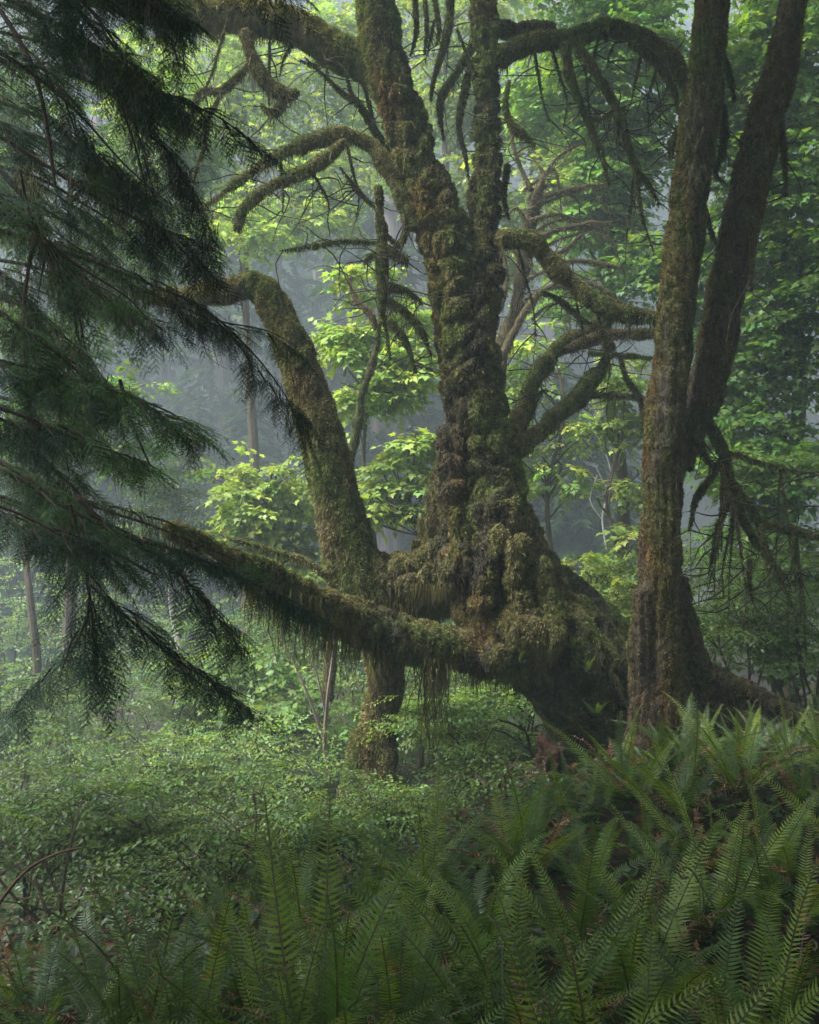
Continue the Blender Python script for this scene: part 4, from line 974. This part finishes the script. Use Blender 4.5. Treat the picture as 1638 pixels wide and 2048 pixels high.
# ------------------------------------------------------------------ sword ferns
def frond_mesh(name, L, lean, bend, col, mat, curl=0., pairs=44, width=.085, seed=0, dead=False, gaps=0.):
    r = np.random.default_rng(seed); n = 60; ang = lean; p = np.array([0., 0., 0.]); pts = [p]; tg = []
    side_w = r.normal(0, .05)
    for i in range(n):
        u = i / n; a = lean + bend * u ** 1.6
        if curl and u > 1 - curl: a += ((u - (1 - curl)) / curl) ** 1.3 * r.uniform(5.0, 6.5) if False else ((u - (1 - curl)) / curl) ** 1.4 * 5.2
        dvec = np.array([side_w * u, math.sin(a), math.cos(a)]); dvec /= np.linalg.norm(dvec); tg.append(dvec); p = p + dvec * L / n * (1 if not (curl and u > 1 - curl) else .75); pts.append(p)
    tg.append(tg[-1]); pts = np.array(pts); tg = np.array(tg); A = Acc()
    rad = .0035 * (1 - .75 * np.linspace(0, 1, n + 1)) + (.0012 if not curl else .0022)
    v, f = tube(np.concatenate([pts, rad[:, None]], 1)[::2], 4, False); A.add(v, f, np.array([.13, .12, .045]) if not dead else np.array([.12, .06, .03]))
    V = []; Cc = []
    u0 = .10
    for i in range(pairs):
        u = u0 + (1 - u0) * (i + .5) / pairs
        if gaps and r.random() < gaps: continue
        k = u * n; j = int(k); b = pts[j] + (pts[min(j + 1, n)] - pts[j]) * (k - j); t = tg[j]; nr = norm(np.cross([1., 0, 0], t)); 
        prof = (min(1, (u - u0) / .10 + .35) if u < .5 else 1) * (1 - max(0, (u - .35) / .65) ** 1.7) ** .9
        if curl and u > 1 - curl: prof *= .35
        for sg in (-1, 1):
            l = width * prof * r.uniform(.88, 1.1) + .004
            d = norm(np.array([sg, 0, 0]) + t * (.22 + .25 * u) + nr * (r.normal(.05, .10) if not dead else r.normal(0, .6)))
            wv = t * l * .085 if not dead else norm(np.cross(d, r.normal(0, 1, 3))) * l * .07
            wv = wv + 0; W = max(np.linalg.norm(wv), .0038); wv = norm(wv) * W
            m = b + d * l * .45; tip = b + d * l + t * l * .08 - nr * l * (.10 if not dead else r.normal(0, .35))
            s = len(V); V += [b - wv * .8, b + wv * 1.25, m + wv * 1.0, m - wv * .85, tip]
            cc = col * r.uniform(.8, 1.2); cc = cc if not dead else cc * r.uniform(.4, 1.5)
            Cc += [cc] * 5; A.add(np.array(V[-5:]), np.array([(0, 1, 2), (0, 2, 3), (3, 2, 4)]), cc)
    if curl:       # scaly tan crozier
        k = int(n * (1 - curl * 1.1)); q = np.repeat(pts[k:], 7, 0); tufts(A, q, norm(r.normal(0, 1, q.shape)), .010, .0030, np.tile([.36, .30, .20], (len(q), 1)), 0, .6)
    return A.mesh(name, mat)
FG = [np.array([.150, .265, .038]), np.array([.100, .190, .038]), np.array([.085, .150, .042]), np.array([.225, .320, .042])]
FR = []
for i in range(20):
    FR.append(frond_mesh('frond', rng.uniform(.72, 1.0), rng.uniform(.02, .7), rng.uniform(.25, 1.5), FG[i % 4], M_FERN, seed=100 + i, width=rng.uniform(.062, .088), gaps=.02))
FC = [frond_mesh('frond', rng.uniform(.75, 1.0), rng.uniform(.0, .25), rng.uniform(.1, .45), FG[i % 4], M_FERN, curl=rng.uniform(.10, .2), seed=200 + i, width=rng.uniform(.045, .065)) for i in range(8)]
FD = [frond_mesh('frond', rng.uniform(.5, .8), rng.uniform(.25, .8), rng.uniform(.7, 1.3), np.array([.42, .19, .09]), M_DEAD, seed=300 + i, width=.055, dead=True, gaps=.15) for i in range(5)]

def fern(px, d, label, n=15, size=1.0, dead=1, curled=2, tone=None, arch=0., z_add=0., xy=None):
    x, y = (P(px, 0, d)[0], d) if xy is None else xy
    z = float(ground_z(x, y)) + z_add
    t = thing('sword_fern', label, 'fern', (x, y, z), 'sword ferns carpeting the bank')
    kinds = [0] * n + [1] * curled + [2] * dead
    for i, kd in enumerate(kinds):
        me = FR[rng.integers(0, len(FR))] if kd == 0 else FC[rng.integers(0, len(FC))] if kd == 1 else FD[rng.integers(0, len(FD))]
        if kd == 0 and tone is not None: me = FR[(rng.integers(0, 5) * 4 + tone) % 20]
        o = bpy.data.objects.new('frond', me); COL.objects.link(o); o.parent = t
        az = 2 * math.pi * (i * .382 + rng.uniform(-.05, .05)); s = size * rng.uniform(.75, 1.12) * (1.05 if kd == 2 else 1)
        o.rotation_euler = (rng.normal(0, .14) - (.32 if kd == 0 else .15) * rng.random() - arch, rng.normal(0, .12), az)
        o.location = (rng.normal(0, .035), rng.normal(0, .035), 0); o.scale = (s, s, s)
        if kd == 2: o['label'] = 'dead brown frond'
        if kd == 1: o['label'] = 'young frond with a curled tan tip'
ORD = ['first', 'second', 'third', 'fourth', 'fifth', 'sixth', 'seventh', 'eighth', 'ninth', 'tenth', 'eleventh', 'twelfth', 'thirteenth']
rows = [ # depth, px start, px end, count, phrase, size
    (2.75, -20, 1680, 11, 'nearest row', .85),
    (3.35, 40, 1640, 11, 'second row', .92),
    (4.1, -20, 1980, 13, 'third row', .84),
    (5.0, 380, 2060, 12, 'fourth row', .76),
    (6.0, 980, 2100, 10, 'fifth row', .74),
    (6.9, 1170, 2000, 9, 'sixth row', .60),
    (7.6, 1380, 1900, 6, 'topmost row', .52),
]
for d, a, b, n, ph, sz in rows:
    for i in range(n):
        px = a + (b - a) * (i + .5) / n + rng.uniform(-35, 35) * (5 / d) ** .3
        cu = int(rng.integers(1, 4)); de = int(rng.random() < .6) + 3 * int(px > 800 and rng.random() < .65)
        look = 'dark green sword fern' if px < 500 else 'green sword fern'
        extra = ' with a dead brown frond' if de else ' with curled new tips' if cu > 1 else ''
        fern(px, d + rng.uniform(-.22, .22), f'{look}{extra}, {ORD[i]} from left in the {ph}' , n=int(rng.integers(9, 15)), size=sz * rng.uniform(.75, 1.2) * (.9 if px < 560 else 1), dead=de, curled=cu, tone=(2 if px < 350 and i % 2 else None))
# small licorice ferns rooted in the moss
def small_fern(px, py, d, label, n=5, s=.28):
    c = P(px, py, d); t = thing('licorice_fern', label, 'fern', c, 'small ferns rooted in the moss of the bole')
    for i in range(n):
        o = bpy.data.objects.new('frond', FR[int(rng.integers(0, 20))]); COL.objects.link(o); o.parent = t
        o.rotation_euler = (rng.uniform(-.2, .5), rng.normal(0, .5), math.pi + rng.normal(0, 1.0)); o.scale = (s, s, s * rng.uniform(.6, 1.1))
small_fern(1040, 1325, 8.3, 'small bright fern rooted on the hanging moss ledge', 5, .22)
small_fern(1145, 1300, 8.35, 'pale small fern on the right end of the mossy ledge', 6, .24)
small_fern(1175, 1345, 8.3, 'small fern on the dark slope below the ledge', 5, .24)
small_fern(1195, 1430, 8.25, 'lowest small fern on the bole beside the forked trunk', 5, .26)
small_fern(1120, 1280, 8.3, 'tiny fern sprig at the middle of the mossy ledge', 4, .18)

# rotten stump at the dark foot
st = Acc(); v, f = fuse([tube_px([(1095, 1580, 40), (1098, 1530, 30), (1100, 1490, 16)], 8.3), tube_px([(1130, 1590, 30), (1125, 1540, 26)], 8.25), tube_px([(1090, 1500, 16), (1125, 1496, 12)], 8.3)], .015, 3)
v = v + vnormals(v, f) * ((fbm(v * [14, 14, 5], 5, 3) - .5) * .26)[:, None]
st.add(v, f, np.array([.034, .018, .014]) * (.4 + 1.1 * vnoise(v * 25, 2))[:, None]); p, fn = sample(v, f, 9000, lambda c, n: sstep(-.3, .7, n[:, 2]) * sstep(.40, .55, fbm(c * 6, 4, 2))); tufts(st, p, fn, .02, .006, moss_colour(p), .4, .5, 1)
o = st.obj('rotten_stump', [M_BARK, M_MOSS], smooth_m=0)
o['label'] = 'crumbling dark red-brown rotten stump at the dark foot of the leaning maple'; o['category'] = 'stump'

# dark low growth between the ferns, and brown litter: nobody could count it
gc = Acc(); n = 24000; y = rng.uniform(1.6, 13, n) ** 1.0; x = rng.uniform(-.55, .55, n) * y; z = ground_z(x, y)
p = np.stack([x, y, z + rng.random(n) * .14], 1); az = rng.random(n) * 6.28
R = frames(np.stack([np.cos(az), np.sin(az), rng.normal(0, .3, n)], 1), norm(np.stack([rng.normal(0, .5, n), rng.normal(0, .5, n), np.ones(n)], 1)))
c = leaf_col(n, np.array([.045, .085, .025])); br = rng.random(n) < .25; c[br] = leaf_col(int(br.sum()), np.array([.10, .055, .03]))
gc.inst(SL, R, p, .03 + .05 * rng.random(n), c); o = gc.obj('ground_cover', M_LEAF); o['kind'] = 'stuff'; o['label'] = 'low dark leaves and brown litter between the ferns'; o['category'] = 'ground cover'

# ------------------------------------------------------------------ the mist: one closed box of even, thin air
def build_haze(x0=-70, x1=70, y0=-11, y1=90, z0=-5, z1=62):
    a = Acc(); v = np.array([(x, y, z) for x in (x0, x1) for y in (y0, y1) for z in (z0, z1)], float)
    q = [(0, 1, 3, 2), (4, 6, 7, 5), (0, 4, 5, 1), (2, 3, 7, 6), (0, 2, 6, 4), (1, 5, 7, 3)]
    f = np.array([t for k in q for t in ((k[0], k[1], k[2]), (k[0], k[2], k[3]))])
    a.add(v, f, (1, 1, 1)); m = new_mat('mist_air'); t = m.node_tree
    o_ = t.nodes.new('ShaderNodeOutputMaterial'); pv = t.nodes.new('ShaderNodeVolumePrincipled')
    pv.inputs['Color'].default_value = (.74, .87, 1.0, 1); pv.inputs['Density'].default_value = HAZE; pv.inputs['Anisotropy'].default_value = .0
    t.links.new(pv.outputs[0], o_.inputs['Volume'])
    o = a.obj('haze', m); o['kind'] = 'stuff'; o['label'] = 'thin bluish mist hanging in the hollow'; o['category'] = 'mist'
build_haze()
